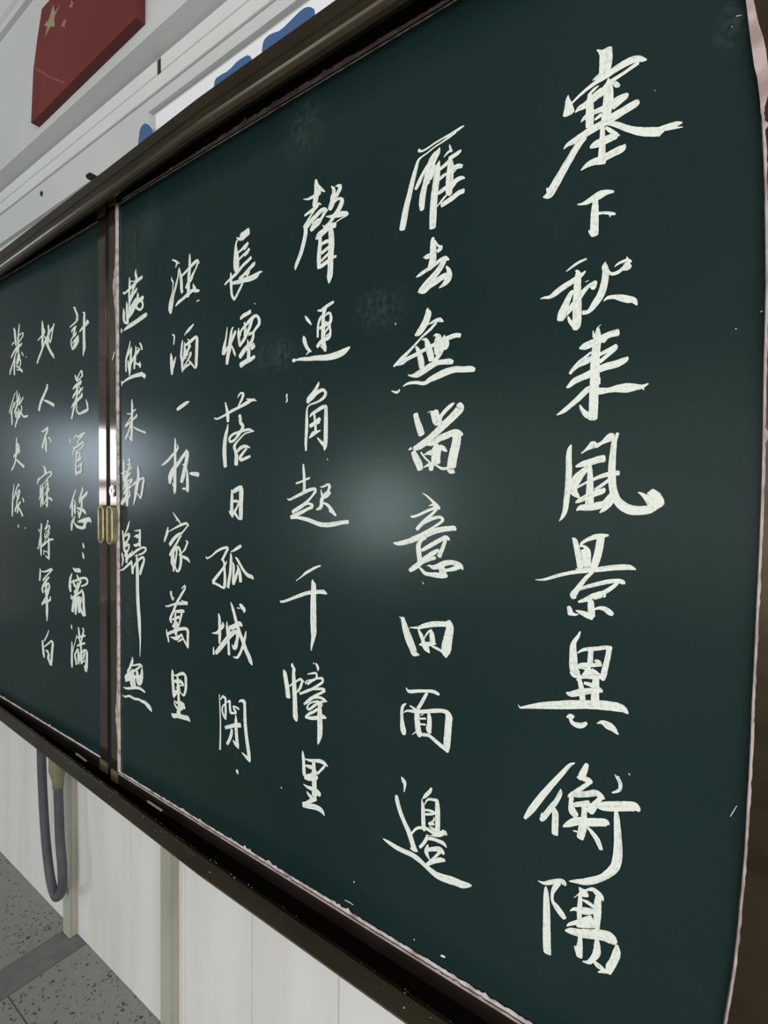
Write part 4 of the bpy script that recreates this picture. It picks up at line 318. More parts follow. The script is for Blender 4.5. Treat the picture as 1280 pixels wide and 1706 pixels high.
COLUMN_7 = [
  ('計', '-13020,4274,15 -12949,4242,59 -12919,4185,72 -12865,4117,68 -12827,4044,95 -12836,4003,76 -12914,3984,18;-12774,3959,30 -12852,3933,50 -12978,3897,44 -13089,3873,38 -13193,3847,35;-12869,3813,33 -12948,3797,67 -13043,3770,65 -13123,3725,48;-12916,3814,62 -12965,3720,74 -13044,3645,55;-12871,3675,51 -12934,3627,66 -13061,3589,46 -13134,3528,56 -13135,3447,60 -13096,3367,60 -13065,3303,54;-12764,3570,55 -12873,3544,50 -12983,3496,55 -13079,3453,33;-12796,3532,77 -12796,3466,91 -12859,3404,88 -12954,3353,85 -13065,3318,49;-12842,3525,81 -12921,3450,80 -13017,3370,66;-12559,4073,17 -12484,4023,76 -12489,3924,106 -12495,3811,115 -12504,3698,121 -12505,3584,120 -12503,3470,126 -12500,3340,135 -12502,3248,137 -12533,3166,76 -12554,3076,29;-12367,3859,32 -12323,3809,108 -12458,3762,90 -12594,3714,72 -12717,3663,42;-12338,3804,56 -12243,3777,14'),
  ('羌', '-12947,2692,55 -12917,2630,76 -12855,2557,71;-12659,2773,26 -12729,2709,46 -12808,2639,51 -12855,2549,75;-12637,2756,66 -12607,2694,72 -12600,2621,60;-12623,2631,41 -12715,2591,42 -12793,2550,44;-12685,2552,44 -12671,2492,103 -12810,2471,86 -12951,2436,76 -13078,2383,31;-12826,2451,88 -12873,2368,58 -12937,2280,65 -13033,2223,76 -13066,2174,53;-12764,2415,31 -12688,2349,42;-12565,2379,23 -12627,2335,61 -12750,2297,55 -12891,2253,56;-12826,2393,63 -12844,2270,78 -12876,2178,90 -12924,2109,89 -12973,2003,105 -13038,1898,96 -13087,1798,91 -13136,1698,76;-12719,2294,77 -12782,2235,51;-12628,2248,46 -12629,2190,102 -12737,2143,80 -12877,2083,77 -13052,2025,64 -13149,1944,25;-12878,2053,47 -12871,1957,56 -12880,1885,67 -12819,1814,58 -12726,1784,51 -12557,1807,71 -12406,1831,73 -12347,1847,60;-12433,2085,25 -12375,1986,66 -12346,1897,71 -12332,1825,58'),
  ('管', '-13240,1229,36 -13217,1176,76 -13201,1115,47;-12904,1297,28 -12983,1268,36 -13071,1206,23;-12904,1279,38 -12795,1258,52 -12656,1287,67 -12503,1329,51;-12625,1249,33 -12749,1204,39 -12843,1150,52 -12813,1090,59 -12813,1053,62;-13042,1033,32 -13043,959,79 -13068,885,57 -13117,842,25;-13003,995,52 -12860,1033,49 -12704,1085,53 -12581,1123,44 -12559,1078,74 -12613,1015,47 -12737,962,35 -12893,924,28;-12893,916,93 -12910,843,78 -12919,732,72 -12937,621,79 -12938,510,88 -12931,435,94 -12925,354,57;-12737,910,62 -12738,837,74 -12802,758,70 -12834,685,74;-12863,871,57 -12800,898,47;-12662,790,73 -12678,754,61 -12787,721,41 -12880,709,31;-12648,644,72 -12634,607,62 -12742,587,46 -12867,546,44;-12649,585,51 -12712,513,51;-12666,505,77 -12666,454,77 -12775,426,65 -12900,398,56'),
  ('悠', '-12953,19,40 -13018,-64,54 -13083,-154,61 -13149,-261,65 -13207,-353,67 -13240,-429,60;-13132,-245,81 -13126,-351,80 -13135,-464,80 -13145,-555,87 -13138,-630,65;-13060,-233,15 -13012,-228,38 -12989,-303,64 -13006,-393,95 -13011,-483,105 -13000,-546,63;-12617,79,45 -12634,6,80 -12688,-75,76 -12736,-157,94 -12768,-246,92 -12753,-283,59;-12384,-22,44 -12444,-73,79 -12566,-133,79 -12659,-200,96 -12660,-296,92 -12677,-385,98 -12709,-474,100 -12757,-564,85 -12789,-647,44;-12911,-398,33 -12786,-424,63 -12632,-442,73 -12525,-483,89 -12457,-532,33;-12865,-471,42 -12819,-544,60 -12797,-632,46;-12993,-587,27 -13042,-664,62 -13139,-743,93 -13173,-843,111 -13175,-941,81;-13067,-710,42 -13012,-783,48 -12901,-838,72 -12761,-861,69 -12606,-861,74 -12514,-835,62 -12461,-825,30;-12853,-728,38 -12728,-711,67 -12573,-690,104 -12421,-670,110 -12287,-657,98 -12213,-719,34;-12437,-721,76 -12529,-777,110 -12545,-851,133'),
  ('〻', '-12626,-1213,28 -12596,-1272,83 -12571,-1326,59;-12650,-1436,27 -12612,-1501,84 -12587,-1567,75'),
  ('霜', '-13128,-1839,25 -13022,-1886,83 -12837,-1874,102 -12746,-1884,81;-13171,-1976,31 -13254,-2099,96 -13283,-2217,123 -13285,-2319,138 -13245,-2423,81;-13215,-2197,39 -12999,-2135,52 -12761,-2060,55 -12529,-2023,56 -12416,-2060,83 -12416,-2122,66 -12531,-2183,45 -12711,-2235,38;-12930,-1984,37 -12866,-2058,87 -12788,-2112,80;-13106,-2134,79 -13067,-2231,95 -12974,-2284,69;-12710,-2104,57 -12815,-2215,85 -12922,-2340,114 -13003,-2413,90;-12880,-2173,76 -12923,-2378,127;-13042,-2380,103 -13003,-2451,90 -12844,-2419,53 -12661,-2322,65 -12611,-2427,114 -12600,-2575,119 -12589,-2734,120 -12540,-2901,103;-13219,-2503,54 -13221,-2592,53 -13031,-2505,70 -12844,-2419,56;-13058,-2521,126 -13100,-2678,126 -13157,-2889,127;-12951,-2520,129 -12980,-2713,146 -12997,-2936,90;-12819,-2503,129 -12835,-2681,121 -12811,-2865,106;-12767,-2509,37 -12689,-2499,37;-12689,-2537,65 -12769,-2672,102 -12719,-2802,97 -12591,-2908,86'),
  ('満', '-13200,-3221,24 -13233,-3269,60 -13193,-3320,40;-13206,-3637,50 -13199,-3751,82 -13210,-3907,97 -13212,-4062,108 -13210,-4177,99 -13206,-4254,66;-12945,-3424,28 -12986,-3514,33 -13052,-3640,30 -13118,-3775,31 -13160,-3883,29;-12863,-3236,64 -12840,-3331,90 -12826,-3426,90 -12819,-3516,73 -12765,-3589,75;-12682,-3226,26 -12613,-3233,58 -12621,-3302,71 -12661,-3391,75 -12701,-3480,64 -12765,-3582,62;-12953,-3478,38 -12826,-3464,45 -12685,-3410,52 -12530,-3372,51;-12932,-3687,47 -12813,-3635,53 -12671,-3588,59 -12532,-3548,44;-12765,-3597,96 -12743,-3683,96 -12728,-3778,95 -12722,-3890,110 -12724,-4003,126 -12717,-4070,80;-12909,-3759,54 -13007,-3861,60 -13048,-3945,80 -13009,-4022,99 -12978,-4138,82;-12877,-3746,47 -12879,-3844,96 -12864,-3955,112 -12866,-4100,79;-12815,-3832,31 -12674,-3776,46 -12550,-3715,60 -12458,-3750,102 -12452,-3838,106 -12461,-3951,119 -12477,-4066,134 -12486,-4165,141 -12456,-4192,55;-12525,-4180,91 -12585,-4088,46;-12566,-3770,83 -12598,-3866,85 -12614,-3944,58;-12784,-3872,86 -12817,-3984,101;-12661,-4021,32 -12553,-3962,40'),
]
COLUMN_8 = [
  ('地', '-14702,4264,43 -14681,4169,104 -14675,4056,137 -14678,3938,123 -14688,3821,124 -14698,3710,123 -14692,3591,91;-14629,4074,49 -14570,3972,106 -14632,3917,63 -14771,3881,46 -14881,3845,42 -14968,3819,22;-14350,4094,84 -14329,3996,89 -14346,3882,105 -14363,3768,121 -14395,3663,120;-14049,4069,87 -14050,4031,74 -14153,3978,63 -14256,3925,81 -14347,3850,97 -14438,3787,104 -14545,3719,87 -14622,3639,78 -14700,3572,92 -14795,3473,93 -14890,3387,93 -14979,3293,82 -15011,3257,83;-14064,4027,73 -14102,3938,72 -14155,3825,73 -14186,3739,71 -14254,3647,50;-14304,3759,52 -14261,3655,39;-14587,3883,23 -14498,3790,68 -14454,3705,110 -14396,3617,112 -14309,3513,94 -14207,3407,87 -14092,3313,77 -14027,3239,25'),
  ('人', '-14436,2649,68 -14450,2571,106 -14557,2469,99 -14692,2344,121 -14829,2219,127 -14941,2042,110;-14640,2276,24 -14483,2233,61 -14276,2168,81 -14061,2093,86'),
  ('不', '-14789,1514,30 -14709,1491,48 -14575,1529,57 -14417,1577,51 -14444,1510,104 -14525,1412,79 -14592,1346,84 -14661,1223,96 -14758,1076,105;-14565,1368,61 -14528,1228,105 -14544,1090,131 -14507,968,75;-14409,1302,36 -14369,1329,30 -14306,1274,58 -14230,1208,47'),
  ('寐', '-14775,617,22 -14682,598,35 -14607,537,105 -14593,463,138 -14609,410,89;-14961,333,32 -15002,265,80 -15092,163,46;-14987,251,27 -14859,312,44 -14702,371,49 -14548,422,46 -14396,454,41 -14261,458,43 -14217,412,66 -14323,354,44 -14459,295,45 -14598,216,38 -14722,149,38;-14886,136,47 -14888,41,69 -14907,-81,69;-14852,-95,48 -14932,-177,51 -14989,-260,31;-14785,142,57 -14740,55,92 -14750,-60,103 -14744,-161,103 -14746,-262,103 -14748,-370,78;-14834,27,62 -14852,-95,78 -14839,-216,78 -14857,-325,78 -14859,-427,63;-14739,109,71 -14850,0,47;-14475,275,58 -14446,189,88 -14432,109,89 -14480,9,103 -14489,-91,106 -14491,-191,100 -14485,-291,106 -14503,-418,90;-14507,176,67 -14584,109,45 -14647,48,28;-14343,63,36 -14389,10,58 -14511,-44,73 -14635,-119,29;-14468,-171,64 -14561,-246,44 -14670,-342,44;-14453,-184,35 -14333,-202,60 -14200,-246,64;-14578,-346,35 -14503,-412,46'),
  ('将', '-14859,-855,63 -14845,-936,88 -14871,-1039,92 -14889,-1143,94 -14891,-1238,110 -14893,-1361,104 -14888,-1470,104 -14882,-1579,98 -14884,-1675,79;-14905,-1157,44 -14955,-1283,59 -14997,-1402,65 -15039,-1501,57 -15120,-1521,16;-15013,-1012,40 -14990,-1039,64 -14975,-1079,35;-14464,-765,88 -14480,-825,54 -14543,-909,59 -14637,-1001,56;-14621,-993,43 -14513,-941,52 -14421,-890,34 -14361,-920,75 -14408,-996,55 -14485,-1093,49 -14578,-1166,44 -14656,-1218,34;-14656,-1197,45 -14639,-1115,39 -14561,-1044,27 -14469,-1019,21 -14379,-1061,50 -14425,-1130,37 -14518,-1189,30 -14627,-1277,32 -14705,-1349,33;-14816,-1445,43 -14690,-1382,58 -14535,-1311,56 -14367,-1247,56 -14158,-1221,46;-14832,-1446,43 -14737,-1365,53;-14457,-1186,32 -14413,-1263,90 -14415,-1370,106 -14417,-1484,115 -14416,-1598,115 -14421,-1699,105 -14429,-1746,59;-14422,-1732,43 -14527,-1701,46 -14611,-1660,30;-14479,-1576,38 -14586,-1557,32 -14709,-1553,40 -14696,-1640,56'),
  ('軍', '-14946,-2043,74 -14949,-2188,95 -14982,-2343,86;-14885,-2093,26 -14648,-2078,47 -14291,-1989,68 -14222,-2021,32;-14292,-2028,46 -14506,-2143,48 -14724,-2276,62 -14798,-2324,42;-14418,-2197,48 -14580,-2292,78 -14763,-2439,79 -14821,-2558,110 -14767,-2631,67;-14598,-2278,87 -14583,-2435,108 -14604,-2595,131 -14560,-2748,131 -14556,-2937,136 -14560,-3112,136 -14564,-3335,50;-14728,-2467,42 -14439,-2356,54 -14405,-2446,96 -14513,-2553,67 -14694,-2590,48;-14405,-2462,88 -14515,-2648,80 -14698,-2813,71 -14865,-2955,61;-14374,-2693,64 -14340,-2736,76 -14411,-2792,68 -14699,-2877,67 -14847,-2945,54'),
  ('白', '-14468,-3565,39 -14571,-3717,56 -14756,-3892,47;-14847,-3901,90 -14814,-4064,128 -14780,-4218,128 -14746,-4308,89;-14740,-4034,36 -14503,-3911,53 -14325,-3816,56 -14238,-3864,128 -14276,-4044,120 -14315,-4256,129 -14336,-4433,89;-14651,-4114,38 -14543,-4125,81 -14456,-4220,107 -14546,-4269,87 -14371,-4409,122'),
]
COLUMN_9 = [
  ('髮', '-16107,4445,40 -16130,4336,84 -16165,4208,106 -16189,4077,118 -16192,3943,126 -16206,3810,121 -16314,3724,69 -16412,3636,66 -16511,3514,68 -16623,3391,75 -16735,3268,99 -16782,3178,63;-16478,4396,51 -16416,4292,124 -16388,4160,141 -16359,4020,121 -16341,3915,101;-16456,4009,46 -16564,3984,55 -16608,3948,42;-16094,4137,46 -15969,4166,41 -15867,4166,37 -15868,4108,66 -15972,4042,52 -16119,3973,47;-15955,3897,73 -16080,3858,76 -16290,3831,92 -16440,3768,81 -16593,3679,79 -16682,3619,49;-16165,3803,63 -16167,3686,84 -16190,3605,122 -16256,3512,98 -16322,3411,71;-15981,3675,38 -15921,3624,53 -15851,3556,27;-16434,3597,107 -16444,3470,108 -16462,3344,99 -16457,3138,106;-16086,3623,61 -16130,3529,115 -16216,3439,76 -16260,3360,60;-16110,3500,32 -16028,3455,71 -16050,3375,81 -16094,3305,66;-16387,3360,26 -16219,3312,48 -16054,3224,76 -15912,3138,44;-15972,3205,50 -15910,3197,17;-16325,3275,20 -16221,3228,34 -16116,3223,26;-15680,3507,70 -15676,3498,53'),
  ('傲', '-16422,2643,34 -16516,2547,52 -16643,2396,64 -16750,2266,72 -16847,2142,73;-16310,2696,40 -16303,2574,79 -16287,2428,87 -16279,2338,99;-16500,2399,60 -16522,2319,110 -16606,2245,61 -16670,2161,101 -16673,2046,103 -16666,1922,102 -16659,1799,82;-16775,2103,35 -16670,2144,47;-16461,2322,30 -16358,2402,42 -16297,2428,36;-16134,2605,37 -16196,2499,76 -16259,2344,91 -16362,2241,99 -16466,2136,85 -16498,2089,37;-16077,2512,38 -16118,2428,75 -16160,2343,75;-15893,2470,57 -15982,2407,70 -16101,2330,58 -16261,2296,39;-16044,2261,47 -15997,2193,76 -16018,2107,78;-16243,2214,30 -16185,2145,61 -16029,2060,64 -15914,1972,61 -15799,1947,63 -15609,1956,57;-16305,2139,62 -16407,2050,94 -16389,1984,76;-16146,2102,106 -16109,2018,117 -16190,1952,75;-16226,2092,116 -16269,1974,154 -16311,1881,99 -16394,1797,88 -16436,1711,76'),
  ('夫', '-16361,1408,76 -16365,1255,95 -16309,1207,105;-16442,1213,32 -16233,1234,64;-16252,1235,106 -16199,1080,104 -16164,1018,65;-16385,1210,91 -16389,1057,99 -16423,905,97 -16472,768,88 -16591,631,68 -16730,549,73;-16163,1033,35 -16391,981,94 -16584,910,61;-16311,1131,111 -16294,1038,111;-16395,827,40 -16208,746,78 -15878,617,87'),
  ('淚', '-16585,143,54 -16600,26,60 -16658,-130,76 -16674,-286,101 -16700,-521,109 -16713,-725,86;-16186,105,36 -16260,158,41 -16376,58,65 -16495,-97,77 -16595,-238,65;-16419,-112,46 -16226,-3,53 -16190,-48,110 -16269,-187,95 -16366,-296,81 -16408,-436,88 -16527,-594,82;-16381,-127,81 -16326,-218,102;-16008,-214,60 -15919,-319,78;-16122,-322,44 -16236,-386,84 -16371,-481,64;-16294,-433,110 -16315,-526,105 -16374,-620,98;-16276,-479,62 -16129,-582,81 -16002,-700,85'),
  ('・', '-16307,-957,76 -16305,-1019,83;-15862,-1013,55 -15852,-1036,48'),
]
SPECKS = [
  ('specks', '-5876,1516,14 -5849,1459,19 -5862,1405,13;-5863,1533,13 -5836,1503,13;-3383,-1103,9 -3365,-1132,13;-3857,2251,10 -3848,2226,13;-3021,-5832,20 -2987,-5821,31 -2961,-5815,21;-3425,-5823,14 -3415,-5834,14;-4437,-5507,19 -4426,-5520,19;-5935,-4655,13 -5908,-4665,19;-12,-2790,5 -37,-2855,6 -58,-2908,4;-8064,3405,13 -8117,3405,24 -8152,3391,14;-6618,3062,10 -6589,3037,12;30,1649,11 42,1657,6;-150,1539,6 -145,1527,6;-228,4296,5 -215,4294,6 -188,4286,5;-261,4224,5 -252,4215,4;-4598,-5856,10 -4509,-5849,14 -4443,-5853,10;-5015,514,13 -5003,487,13;-1016,-2849,8 -999,-2850,8;-916,-2785,11 -905,-2800,8;-868,3930,4 -857,3920,4;-5224,5979,11 -5189,5955,17 -5177,5925,9'),
]


def parse(s):
    return [[tuple(float(v) * 1e-4 for v in p.split(',')) for p in st.split(' ')] for st in s.split(';')]

def ribbon(bm, uvl, pts, y, rnd):
    """one run of a stroke: a flat chalk ribbon of varying width with worn ends"""
    if len(pts) == 2:
        (a, b) = pts; pts = [a, tuple((p + q) / 2 for p, q in zip(a, b)), b]
    P = catmull(pts, 5)
    L = []; R_ = []; u = 0; us = []
    for i, (x, z, w) in enumerate(P):
        a = P[max(i - 1, 0)]; b = P[min(i + 1, len(P) - 1)]
        tx, tz = b[0] - a[0], b[1] - a[1]; l = math.hypot(tx, tz) or 1e-6
        nx, nz = -tz / l, tx / l
        if i: u += math.hypot(x - P[i - 1][0], z - P[i - 1][1])
        us.append(u)
        w = max(w, 0.0003)
        j1 = 1 + rnd.uniform(-.035, .035); j2 = 1 + rnd.uniform(-.035, .035)
        L.append((x + nx * w / 2 * j1, z + nz * w / 2 * j1, w)); R_.append((x - nx * w / 2 * j2, z - nz * w / 2 * j2, w))
    # short rounded caps
    def cap(i, j):
        x, z, w = P[i]; a = P[j]; dx, dz = x - a[0], z - a[1]; l = math.hypot(dx, dz) or 1e-6
        return (x + dx / l * w * .16, z + dz / l * w * .16, w * .55)
    for end in (0, -1):
        cx, cz, cw = cap(0, 1) if end == 0 else cap(-1, -2)
        a, b = (L[0], R_[0]) if end == 0 else (L[-1], R_[-1])
        dx, dz = (a[0] - b[0]), (a[1] - b[1]); l = math.hypot(dx, dz) or 1e-6
        pa = (cx + dx / l * cw / 2, cz + dz / l * cw / 2, cw); pb = (cx - dx / l * cw / 2, cz - dz / l * cw / 2, cw)
        if end == 0: L.insert(0, pa); R_.insert(0, pb); us.insert(0, -cw)
        else: L.append(pa); R_.append(pb); us.append(us[-1] + cw)
    va = [bm.verts.new((x, y, z)) for x, z, _ in L]; vb = [bm.verts.new((x, y, z)) for x, z, _ in R_]
    off = rnd.uniform(0, 5)
    for i in range(len(va) - 1):
        f = bm.faces.new((va[i], vb[i], vb[i + 1], va[i + 1]))
        uu = (us[i], us[i], us[i + 1], us[i + 1]); vv = (L[i][2] / 2, -L[i][2] / 2, -L[i + 1][2] / 2, L[i + 1][2] / 2)
        for lp, a, b in zip(f.loops, uu, vv): lp[uvl].uv = (a + off, b + off)
        f.normal_update()
        if f.normal.y > 0: f.normal_flip()

def chalk_mesh(strokes, y, rnd):
    bm = bmesh.new(); uvl = bm.loops.layers.uv.new('UVMap')
    k = 0
    for st in strokes:
        runs = [[st[0]]]
        for i in range(1, len(st)):
            runs[-1].append(st[i])
            if 0 < i < len(st) - 1:
                a = Vector((st[i][0] - st[i - 1][0], st[i][1] - st[i - 1][1])); b = Vector((st[i + 1][0] - st[i][0], st[i + 1][1] - st[i][1]))
                if a.length > 0 and b.length > 0 and a.angle(b) > math.radians(68): runs.append([st[i]])
        for r in runs:
            if len(r) > 1:
                ribbon(bm, uvl, r, y - k * 0.000025, rnd); k += 1
    return bm

def write_character(strokes_text, y, parent, text):
    bm = chalk_mesh(parse(strokes_text), y, random.Random(hash(len(strokes_text))))
    me = bpy.data.meshes.new('chalk_character'); bm.to_mesh(me); bm.free(); me.materials.append(M_CHALK)
    o = bpy.data.objects.new('chalk_character', me); COL.objects.link(o)
    o.parent = parent; o.location = -parent.location
    if text: o['label'] = text
    return o

# ------------------------------------------------------------------ the room shell
root_wall = empty('wall_front', (0, 0.112, -1.25)); tag(root_wall, kind='structure')
link_prof = [(0.06, 1.45), (0.06, 0.968), (0.112, 0.955), (0.112, -1.25), (0.25, -1.25), (0.25, 1.45)]
bm = bmesh.new()
for x in (-6.0, 3.4): pass
w = extrude_profile('plaster', M_WALL, root_wall, link_prof, [-6.0, 3.4])
# plaster layer around the shallow recess above the board
slab('plaster_layer', M_WALL, root_wall,
     [(-6.0, 0.957), (3.4, 0.957), (3.4, 0.862), (-1.142, 0.862), (-1.142, 0.800), (-6.0, 0.800)], 0.1, 0.112)
# vertical panels below the board, each its own piece with an open joint
px0 = -6.0 + 0.0
edges = [-0.5535 - 0.2235 * k for k in range(-17, 24)]
edges.sort()
for a, b in zip(edges, edges[1:]):
    mbox('wall_panel', M_PANEL, root_wall, a + 0.0006, b - 0.0006, 0.100, 0.112, -1.25, -0.60, bev=0.0012)
# ceiling with its crown moulding
ceil = mbox('ceiling', M_CEIL, None, -6.0, 3.4, -7.2, 0.06, 1.45, 1.50); tag(ceil, kind='structure')
tr = extrude_profile('trim_1', M_WALL, None, [(0.06, 1.341), (0.048, 1.341), (0.044, 1.352), (0.036, 1.357), (0.026, 1.395), (0.0, 1.412), (-0.012, 1.45), (0.06, 1.45)], [-6.0, 3.4]); tag(tr, kind='structure')

# dark openings in the plaster
def hole(name, label, x, z, w_, h, y=0.0995):
    o = mbox(name, M_DARK, None, x - w_ / 2, x + w_ / 2, y - 0.0008, y + 0.004, z - h / 2, z + h / 2, bev=0.0004)
    return o

# floor of large terrazzo slabs with a smooth strip between them
fl = empty('floor', (0, 0, -1.27)); tag(fl, kind='structure')
mbox('screed', M_GROUT, fl, -6.0, 3.4, -7.2, 0.25, -1.30, -1.2525)
mbox('smooth_strip', M_GROUT, fl, -1.554, -1.461, -7.2, 0.112, -1.2525, -1.2503, bev=0.0005)
tiles = [(-6.0, -3.6), (-3.598, -1.556)]
for a, b in tiles:
    for c, d in ((-1.0, 0.112), (-2.6, -1.002)):
        mbox('floor_tile', M_TERR, fl, a, b, c, d, -1.2525, -1.25, bev=0.0008)
xs_ = [-1.459, -0.76, -0.06, 0.64, 1.34, 2.04]
for a, b in zip(xs_, xs_[1:]):
    for c, d in ((-0.0835, 0.112), (-0.78, -0.0865), (-1.48, -0.7815)):
        mbox('floor_tile', M_TERR, fl, a + 0.001, b - 0.001, c, d, -1.2525, -1.25, bev=0.0008)
# dark stone chips standing a little proud, too many to count
bm = bmesh.new(); rnd = random.Random(3)
def chip(x, y, s):
    n = rnd.randint(5, 7); a0 = rnd.uniform(0, 6.28); el = rnd.uniform(0.45, 1.0); ph = rnd.uniform(0, 3.14)
    vs = []
    for k in range(n):
        a = a0 + k * 6.283 / n; r = s * rnd.uniform(.7, 1.15)
        u, v = r * math.cos(a), r * math.sin(a) * el
        vs.append(bm.verts.new((x + u * math.cos(ph) - v * math.sin(ph), y + u * math.sin(ph) + v * math.cos(ph), -1.24985)))
    bm.faces.new(vs)
for k in range(3600):
    x = rnd.uniform(-2.7, -0.7); y = rnd.uniform(-0.75, 0.09)
    if -1.56 < x < -1.455 or (x > -1.46 and -0.09 < y < -0.08): continue
    chip(x, y, abs(rnd.gauss(0.0022, 0.0014)) + 0.0009)
o = link('terrazzo_chips', bm, M_STONE, fl); o['kind'] = 'stuff'

# left side wall with its windows (seen only as reflections)
wl = mbox('wall_left', M_WALL, None, -6.20, -6.06, -8.4, 0.25, -1.25, 1.45); tag(wl, kind='structure')
for nm, ya, yb, za, zb in (('window_1', -2.95, -1.95, -0.22, 0.76), ('window_2', -8.8, -6.4, -1.0, 0.4)):
    wn = empty(nm, (-6.04, (ya + yb) / 2, za)); tag(wn, kind='structure')
    for q in ((ya, ya + 0.05, za, zb), (yb - 0.05, yb, za, zb)): mbox('window_frame', M_TRUNK, wn, -6.06, -6.03, *q)
    for q in ((ya + 0.05, yb - 0.05, za, za + 0.05), (ya + 0.05, yb - 0.05, zb - 0.05, zb)): mbox('window_frame', M_TRUNK, wn, -6.06, -6.03, *q)

# ------------------------------------------------------------------ outer frame of the chalkboard
frame = empty('chalkboard_frame', (-1.0, 0.0, -0.66))
tag(frame, 'dark bronze metal chalkboard frame with round-lipped top track and hollow chalk channel below', 'frame')
bow = lambda x: 0.022 * min(max((-x - 0.75) / 0.75, 0), 1.4)
xs = [0.16, -0.75, -0.95, -1.15, -1.35, -1.55, -1.75, -2.3]
top_prof = [(0.1, 0.6405), (-0.042, 0.6405), (-0.043, 0.6395), (-0.043, 0.6185), (-0.0455, 0.6168), (-0.0430, 0.6145), (-0.0425, 0.604), (-0.0395, 0.597),
            (-0.0440, 0.5955), (-0.0485, 0.592), (-0.0500, 0.587), (-0.0485, 0.582), (-0.0440, 0.5785), (-0.0385, 0.5785), (-0.0365, 0.583),
            (-0.0365, 0.632), (0.022, 0.632), (0.022, 0.6), (0.1, 0.6)]
extrude_profile('top_track', M_BRONZE, frame, top_prof, xs, bow)
bot_prof = [(0.1, -0.60), (0.022, -0.60), (0.022, -0.655), (-0.040, -0.655), (-0.040, -0.614), (-0.0425, -0.6095), (-0.0480, -0.609), (-0.0510, -0.612),
            (-0.0515, -0.6385), (-0.049, -0.642), (-0.040, -0.644), (0.04, -0.665), (0.1, -0.665)]
extrude_profile('chalk_channel', M_BRONZE, frame, bot_prof, xs, bow)
mbox('right_jamb', M_BRONZE, frame, 0.0405, 0.12, -0.012, 0.06, -0.60, 0.63, bev=0.002)
for a, b in (((-1.2641, -0.6134), (-1.2148, -0.6163)), ((-0.9564, -0.6144), (-0.9061, -0.6150))):  # pale slivers standing in for bright metal reflections in the channel
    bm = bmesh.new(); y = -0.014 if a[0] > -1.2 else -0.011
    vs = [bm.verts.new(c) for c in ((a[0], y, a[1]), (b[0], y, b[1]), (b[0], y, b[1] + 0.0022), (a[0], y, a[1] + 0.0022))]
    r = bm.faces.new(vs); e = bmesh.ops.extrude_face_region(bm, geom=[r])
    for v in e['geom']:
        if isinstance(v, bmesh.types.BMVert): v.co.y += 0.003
    link('painted_glint', bm, M_GLINT, frame)['label'] = 'pale sliver painted in as a metal glint in the dark channel'
# chips of paint and chalk crumbs lying on the lip
bm = bmesh.new(); rnd = random.Random(11)
for k in range(90):
    x = rnd.uniform(-1.5, -0.1); y = rnd.uniform(-0.047, -0.041) + bow(x); z = -0.6088
    if rnd.random() < .35: z = rnd.uniform(-0.625, -0.610); y = -0.0517 + bow(x)
    s = abs(rnd.gauss(0.0002, 0.0002)) + 0.0002
    m4 = Matrix.Translation((x, y, z)) @ Matrix.Diagonal((s * rnd.uniform(1, 3), s, s * .8, 1))
    bmesh.ops.create_icosphere(bm, subdivisions=1, radius=1, matrix=m4)
o = link('chalk_crumbs', bm, M_DUST, frame); o['kind'] = 'stuff'; o['label'] = 'white chalk crumbs on the channel lip'

# ------------------------------------------------------------------ sliding panels
def ragged_strip(name, m, parent, p0, p1, wfun, y, side, seg=140, seed=1):
    """thin tape along a line p0-p1 in the (x, z) plane, straight on one side, torn on the other"""
    rnd = random.Random(seed); bm = bmesh.new()
    d = Vector((p1[0] - p0[0], p1[1] - p0[1])); nrm = Vector((-d.y, d.x)).normalized() * side
    A = []; B = []
    for i in range(seg + 1):
        t = i / seg; p = Vector(p0) + d * t; w_ = max(wfun(t) * rnd.uniform(0.75, 1.15), 0.0006)
        if rnd.random() < 0.05: w_ *= rnd.uniform(1.2, 1.9)
        q = p + nrm * w_; p = p - nrm * 0.0002
        A.append((bm.verts.new((p.x, y, p.y)), bm.verts.new((p.x, y + 0.0006, p.y)))); B.append((bm.verts.new((q.x, y, q.y)), bm.verts.new((q.x, y + 0.0006, q.y))))
    for i in range(seg):
        bm.faces.new((A[i][0], A[i + 1][0], B[i + 1][0], B[i][0]))
        bm.faces.new((B[i][0], B[i + 1][0], B[i + 1][1], B[i][1])); bm.faces.new((A[i][0], A[i][1], A[i + 1][1], A[i + 1][0]))
    return link(name, bm, m, parent)

def handle(parent, x, z, y):
    """oval cup pull standing proud of the stile"""
    bm = bmesh.new(); hw, hh = 0.0125, 0.0415; n = 10
    def stad(w_, h, yy):
        out = []
        for s, c in ((1, 0), (-1, math.pi)):
            for k in range(n + 1):
                a = c + math.pi * k / n
                out.append(bm.verts.new((x + w_ * math.cos(a), yy, z + s * (h - w_) + w_ * math.sin(a))))
        return out
    rings = [stad(hw, hh, y), stad(hw, hh, y - 0.0105), stad(hw - 0.0012, hh - 0.0012, y - 0.012), stad(hw - 0.004, hh - 0.004, y - 0.012),
             stad(hw - 0.0048, hh - 0.0048, y - 0.011), stad(hw - 0.0055, hh - 0.0055, y - 0.002)]
    for a, b in zip(rings, rings[1:]):
        m_ = len(a)
        for i in range(m_): bm.faces.new((a[i], a[(i + 1) % m_], b[(i + 1) % m_], b[i]))
    o = link('handle', bm, M_BRASS, parent); o['label'] = 'dull brass oval pull handle'
    bm = bmesh.new(); r = stad(hw - 0.005, hh - 0.005, y - 0.0022)
    bm.faces.new(r); g = link('handle_recess', bm, M_RECESS, o); g.location = (0, 0, 0)
    return o

